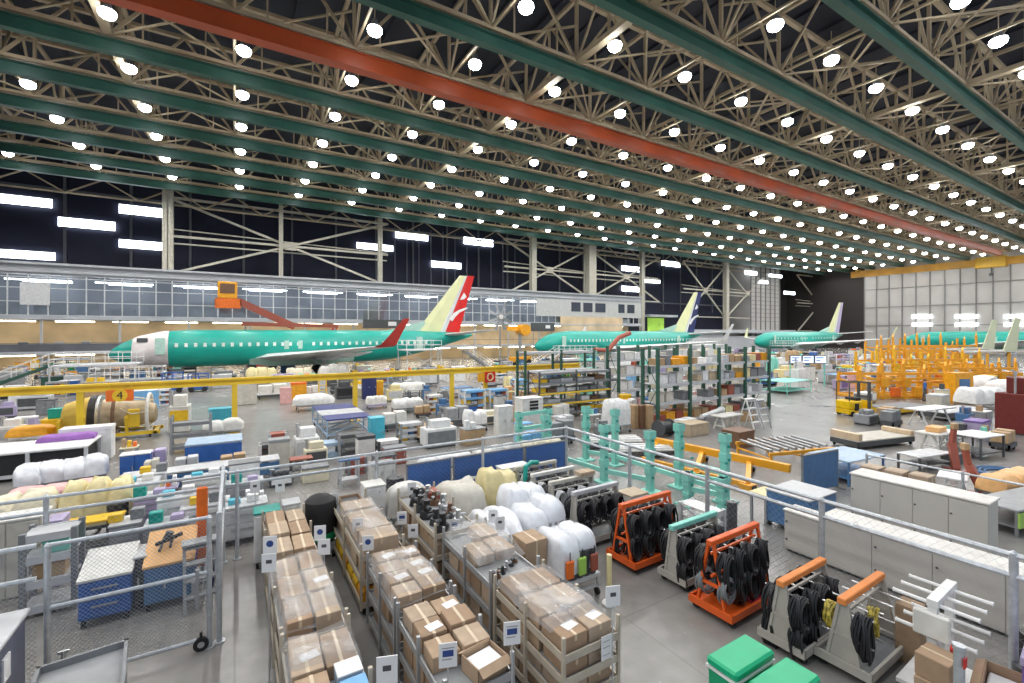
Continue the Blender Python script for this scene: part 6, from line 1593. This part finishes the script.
# ------------------------------------------------------------------ green bins
for x, y, rz, h, lb in ((5.83, 3.68, .0, .9, 'bright green lidded bin nearer the shelf carts'), (5.86, 3.12, .0, .9, 'bright green lidded bin nearer the grey cable carts')):
    t = thing('green_bin', lb, 'bin', (x, y, 0), rz)
    a = MB(); a.prism([(-.37,.1),(.37,.1),(.41,h-.14),(-.41,h-.14)], -.2, .2, 'xz'); a.build('body', mat('bright_green_plastic', (.0,.36,.16), .4, 0, .06), t)
    a = MB(); a.bb(-.435, .435, -.22, .22, h-.12, h, .03); a.build('lid', mat('bright_green_lid', (.0,.42,.19), .38, 0, .06), t)
    a = MB(); a.bb(-.438, .438, -.223, .223, h-.15, h-.12); a.build('seal', col('white', .4), t)
    casters(t, .6, .3, .05)

# ------------------------------------------------------------------ beige cabinet blocks, blue bench and screens on the far side of the fence
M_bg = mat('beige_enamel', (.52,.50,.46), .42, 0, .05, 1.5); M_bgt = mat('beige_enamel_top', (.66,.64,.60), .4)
def low_cab(lb, x0, x1, y0, y1, h, n):
    t = thing('low_cabinet', lb, 'cabinet', (x0, y0, 0)); L = y1-y0
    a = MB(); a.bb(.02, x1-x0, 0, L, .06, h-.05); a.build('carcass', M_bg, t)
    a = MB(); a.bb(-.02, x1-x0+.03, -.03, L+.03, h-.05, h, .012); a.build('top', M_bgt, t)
    a = MB(); a.bb(.06, x1-x0-.05, .03, L-.03, 0, .06); a.build('plinth', col('darkgrey'), t)
    for i in range(n):
        w = L/n; a = MB(); a.bb(0, .025, i*w+.006, (i+1)*w-.006, .08, h-.07, .004); d = a.build('door', M_bg, t)
        for z in (.3, .72):
            a = MB(); a.cyl((0, (i+.93)*w, h*z), (-.02, (i+.93)*w, h*z), .02, n=8); a.build('latch', col('darkgrey'), d)
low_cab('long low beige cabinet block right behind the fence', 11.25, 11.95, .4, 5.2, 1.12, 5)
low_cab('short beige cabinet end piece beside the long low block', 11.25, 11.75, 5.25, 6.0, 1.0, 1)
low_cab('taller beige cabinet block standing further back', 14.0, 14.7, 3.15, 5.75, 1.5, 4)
for i, (x, y, lb) in enumerate(((15.2, 5.7, 'tan carton on the floor behind the taller beige block, nearer the blue screen'), (15.3, 5.2, 'tan carton on the floor behind the taller beige block, middle one'), (15.4, 4.7, 'tan carton on the floor behind the taller beige block, last one'))):
    carton(lb, (x, y, 0), .5, .42, 1.5, 0, M_card[3])
x, y = fp(838, 532)
tool_cabinet('blue work bench with a pale grey top behind the beige cabinets', (13.0, 6.5), 1.35, 1.1, .95, 'steelblue', 'lightgrey', 0, 0, 2)
a_, b_ = fp(815, 492), fp(852, 487)
screens('blue partition screen beside the open floor, behind the blue bench', (16.4, 7.6, 0), 1.9, 1.3, 'steelblue', -.1)
shop_table('slate blue low table behind the blue partition screen', (18.9, 7.9), 2.2, 1.4, .85, 'paleblue', 'steelblue', -.1)
trestle('white low trestle in front of the handrail fence', (19.6, 5.2), 1.2, .7, .7, 'white', .2)
x, y = fp(778, 520); shop_table('pale yellow topped stand behind the fence near the cable carts', (x-.2, y+.2), .9, .5, .8, 'paleyellow', 'grey', shelf=False)
x, y = fp(741, 520); storage_rack('white slim shelf trolley behind the fence near the mint posts', (10.2, 7.5), .5, .9, .8, [.2,.5,.78], 'lightgrey', 'white', name='wire_trolley')
stool_drum('black cylinder standing at the fence behind the green-barred cart', (10.1, 6.6), .12, 1.2, 'darkgrey', 'gas_cylinder', 'cylinder')

# ------------------------------------------------------------------ loose clear films over the cart tops
M_veil = bpy.data.materials.new('clear_poly_film'); M_veil.use_nodes = True
_n = M_veil.node_tree.nodes; _l = M_veil.node_tree.links
for _x in list(_n): _n.remove(_x)
_o = _n.new('ShaderNodeOutputMaterial'); _m = _n.new('ShaderNodeMixShader'); _t = _n.new('ShaderNodeBsdfTransparent'); _p = _n.new('ShaderNodeBsdfPrincipled')
_p.inputs['Base Color'].default_value = (.62,.62,.62,1); _p.inputs['Roughness'].default_value = .18
_nz = _n.new('ShaderNodeTexNoise'); _nz.inputs['Scale'].default_value = 2.5; _nz.inputs['Detail'].default_value = 4
_tc = _n.new('ShaderNodeTexCoord'); _l.new(_tc.outputs['Object'], _nz.inputs['Vector'])
_mr = _n.new('ShaderNodeMapRange'); _mr.inputs['From Min'].default_value = .35; _mr.inputs['From Max'].default_value = .7; _mr.inputs['To Min'].default_value = .12; _mr.inputs['To Max'].default_value = .5
_l.new(_nz.outputs['Fac'], _mr.inputs['Value']); _l.new(_mr.outputs['Result'], _m.inputs['Fac'])
_bu = _n.new('ShaderNodeBump'); _bu.inputs['Strength'].default_value = .5; _l.new(_nz.outputs['Fac'], _bu.inputs['Height']); _l.new(_bu.outputs['Normal'], _p.inputs['Normal'])
_l.new(_t.outputs[0], _m.inputs[1]); _l.new(_p.outputs[0], _m.inputs[2]); _l.new(_m.outputs[0], _o.inputs['Surface'])
def veil(lb, x0, x1, y0, y1, z, seed):
    R = random.Random(seed); m = MB(); nx, ny = 10, 18; m.sm = True; ph = [R.uniform(0, 6) for _ in range(4)]
    vs = []
    for j in range(ny+1):
        for i in range(nx+1):
            u, v = i/nx, j/ny; edge = max(abs(u-.5), abs(v-.5))*2
            zz = z+.025*math.sin(5*u+ph[0]+4*v)+.02*math.sin(9*v+ph[1])-(.16 if edge > .98 else (.03 if edge > .85 else 0))
            vs.append((x0+(x1-x0)*u, y0+(y1-y0)*v, zz))
    m.add(vs, [(j*(nx+1)+i, j*(nx+1)+i+1, (j+1)*(nx+1)+i+1, (j+1)*(nx+1)+i) for j in range(ny) for i in range(nx)])
    tag(m.build('plastic_cover', M_veil), lb, 'cover')
for i, (y0, y1, z, lb) in enumerate(((5.8, 6.52, 1.33, 'clear plastic film over the cartons of the front aisle cart'), (6.75, 8.9, 1.36, 'clear plastic film over the cartons of the middle aisle cart'))):
    veil(lb, .5, 1.36, y0, y1, z, i)
veil('clear plastic film over the slip-marked cartons in the second row', 1.99, 2.89, 6.62, 8.18, 1.36, 5)
veil('clear plastic film over the last cartons of the second row', 1.99, 2.78, 8.7, 11.0, 1.4, 6)
veil('clear plastic film over the tan cartons at the front of the third row', 3.55, 4.5, 4.9, 6.4, 1.37, 7)
veil('clear plastic film over the half loaded cart in the third row', 3.55, 4.5, 6.95, 8.5, 1.38, 8)
# ------------------------------------------------------------------ the many smaller things standing about the floor
bpy.context.view_layer.update()
OCC = []
def bounds(o):
    lo = [1e9, 1e9]; hi = [-1e9, -1e9]; st = [o]; any_ = False
    while st:
        q = st.pop(); st += TREE.get(q.name, [])
        if q.type == 'MESH':
            any_ = True
            for c in q.bound_box:
                p = q.matrix_world @ Vector(c); lo = [min(lo[0], p.x), min(lo[1], p.y)]; hi = [max(hi[0], p.x), max(hi[1], p.y)]
    return (lo[0], hi[0], lo[1], hi[1]) if any_ else None
TREE = {}
for o in C.objects:
    if o.parent is not None: TREE.setdefault(o.parent.name, []).append(o)
SKIP = ('high_bay', 'crane_rail', 'airplane', 'bridge_crane')
for o in list(C.objects):
    if o.parent is None and o.type in ('MESH', 'EMPTY') and o.get('kind') != 'structure' and not o.name.startswith(SKIP):
        if o.name.startswith('overhead_barrier'):
            for x in (-30, -24, -18, -12, -6, 0, 6.1, 12.3, 14.8, xb1-.1): OCC.append((x-.4, x+.4, 27.6, 28.4))
            continue
        b = bounds(o)
        if b: OCC.append(b)
OCC.append((-.5, .1, 9, 12.5))
for nx, kk in ((-11.2, 1.055), (41.8, 1.066), (104, 1.066)): OCC += [(nx+11.5*kk, nx+23.5*kk, 58.5, 65.5), (nx+3.7*kk, nx+4.8*kk, 61.3, 62.7), (nx+34*kk, nx+41*kk, 54, 70)]
MARKS = [((96,440),'jet engine'),((30,478),'white covered bench'),((215,468),'blue panel bench'),((220,422),'cyan trays'),((340,430),'navy-panelled cart'),((378,445),'cyan upright bin'),
 ((246,400),'beige double cabinet'),((185,388),'blue scissor lifts'),((411,395),'white wrapped bundles'),((437,438),'tan carton cart'),((490,405),'blue open racks'),((533,428),'black-slotted cabinet'),
 ((575,425),'long-goods rack'),((622,432),'shrink-wrapped load'),((660,465),'mint posts'),((700,415),'green racks'),((738,445),'brown shipping crate'),((800,390),'mint bench'),((864,412),'yellow forklift'),
 ((890,445),'wooden dolly'),((930,420),'white trestle'),((985,456),'dark table'),((300,372),'wing'),((420,372),'tail platform'),((120,372),'nose platform'),((560,368),'second airplane'),((700,366),'third airplane'),
 ((30,395),'mezzanine foot'),((470,462),'blue screens'),((92,540),'yellow sheeted cart'),((160,540),'small trolleys'),((950,395),'amber jigs')]
USED = set()
KN = dict(t='bench', c='cabinet', m='machine', k='crate', w='sheeted cart', r='shelf unit', b='load cart', d='drum')
CN = dict(white='white',offwhite='off-white',lightgrey='pale grey',grey='grey',midgrey='mid grey',darkgrey='charcoal',steelblue='slate blue',blue='blue',skyblue='sky blue',cream='cream',paleyellow='pale yellow',wood='tan',brown='brown',black='black',yellow='yellow',amber='amber',mint='mint',brick='brick red',lilac='lilac',pink='pinkish',beige='beige',teal='teal',orange='orange',navy='navy',green='green')
def describe(kind, c, px, py, h):
    ds = sorted(((px-m[0][0])**2+((py-m[0][1])*2.2)**2, m) for m in MARKS)
    for _, m in ds[:6]:
        for sz_ in ('', 'small ', 'tall ' if h > 1.3 else 'low '):
            dx, dy = px-m[0][0], py-m[0][1]
            w = ('beyond' if dy < -6 else 'in front of' if dy > 6 else 'beside')
            lb = '%s%s %s standing %s the %s' % (sz_, CN[c], KN[kind], w, m[1])
            if lb not in USED: USED.add(lb); return lb
            w2 = w+(' and well past' if dx > 0 else ' and short of')
            lb = '%s%s %s standing %s the %s' % (sz_, CN[c], KN[kind], w2, m[1])
            if lb not in USED: USED.add(lb); return lb
    return None
RC = random.Random(42)
def scatter(px0, px1, py0, py1, n, kinds, cols, wr, hr, tries=14):
    made = 0
    for _ in range(n*tries):
        if made >= n: break
        px, py = RC.uniform(px0, px1), RC.uniform(py0, py1); kind = RC.choice(kinds); c = RC.choice(cols); c2 = RC.choice(('lightgrey','grey','white','midgrey','darkgrey'))
        x, y = fp(px, py); u = sz(px, py); w = RC.uniform(*wr); h = RC.uniform(*hr); d = min(max(w*.6, .5), 2.4)
        if 44 < y < 80: h = min(h, 1.25)
        b = (x-w/2-.12, x+w/2+.12, y-.12, y+d+.12)
        if any(b[0] < q[1] and b[1] > q[0] and b[2] < q[3] and b[3] > q[2] for q in OCC): continue
        lb = describe(kind, c, px, py, h)
        if lb is None: continue
        OCC.append(b); made += 1
        if kind == 'd': stool_drum(lb, (x, y+.3), .28, min(h, 1.0), c)
        else: put(kind, px, py, w/u, h/u, c, c2, lb)
        if kind in ('t', 'c', 'b') and RC.random() < .8:         # a thing or two lying on top
            top = min(h, 1.1) if kind == 't' else h+.046 if kind == 'c' else None
            if top:
                for k in range(RC.randint(1, 3)):
                    bw = w*.2; cc = RC.choice(('white','wood','steelblue','yellow','darkgrey','lilac','mint','orange','paleyellow'))
                    cn = CN.get(cc, cc); l2 = '%s box, %s on top of the %s' % (cn, ('first','middle','last')[k], lb)
                    if len(l2.split()) > 16: continue
                    a = MB(); a.bb(-bw/2, bw/2, -d*.22, d*.22, 0, RC.uniform(.12, .4), .012); o = a.build('parts_box', col(cc)); o.location = (x-w*.3+k*w*.3, y+(d if kind == 't' else min(d, .9))/2, top); tag(o, l2, 'box')
LG = ['white','offwhite','lightgrey','grey','white','cream','midgrey','steelblue','wood','beige']
MX = LG+['darkgrey','blue','yellow','brick','lilac','mint','paleyellow','amber','skyblue']
scatter(0, 150, 370, 400, 24, 'tcmrkc', MX, (.9, 2.2), (.9, 1.9))
scatter(140, 300, 374, 392, 14, 'tcmrk', MX, (.9, 2.2), (.8, 1.8))
scatter(250, 440, 372, 388, 16, 'tcmrkw', MX, (1.0, 2.4), (.8, 2.0))
scatter(440, 600, 366, 384, 16, 'tcmrk', MX, (1.0, 2.4), (.8, 2.2))
scatter(560, 760, 352, 382, 40, 'tcmrkw', MX, (1.2, 3.0), (1.0, 2.6))
scatter(740, 905, 352, 389, 44, 'tcmrkw', MX, (1.2, 3.2), (1.0, 2.6))
scatter(880, 1024, 366, 396, 12, 'cmkr', ['amber','white','lightgrey','yellow','lilac','grey','steelblue'], (1.0, 2.4), (1.0, 2.4))
scatter(395, 545, 388, 450, 30, 'tcmrkwb', LG+['skyblue','blue','paleyellow','wood'], (.6, 1.5), (.6, 1.4))
scatter(290, 400, 384, 400, 8, 'cmkb', MX, (.6, 1.3), (.6, 1.2))
scatter(0, 60, 405, 450, 6, 'cmkd', LG+['lilac','amber'], (.6, 1.3), (.6, 1.2))
scatter(120, 260, 470, 540, 14, 'tckb', LG+['lilac','teal','blue'], (.4, .9), (.5, 1.0))
scatter(255, 400, 455, 490, 14, 'tcmkr', LG+['mint','brick','darkgrey'], (.5, 1.0), (.5, 1.1))
scatter(560, 660, 395, 450, 10, 'tkbrm', LG+['yellow','wood'], (.6, 1.4), (.5, 1.2))
scatter(640, 760, 405, 432, 8, 'kbt', LG+['wood','yellow'], (.6, 1.4), (.4, .9))
scatter(860, 1024, 396, 430, 12, 'tkbmc', LG+['lilac','yellow','darkgrey'], (.8, 1.8), (.5, 1.2))
scatter(920, 1020, 440, 480, 4, 'tkb', LG+['darkgrey'], (.6, 1.2), (.4, .9))
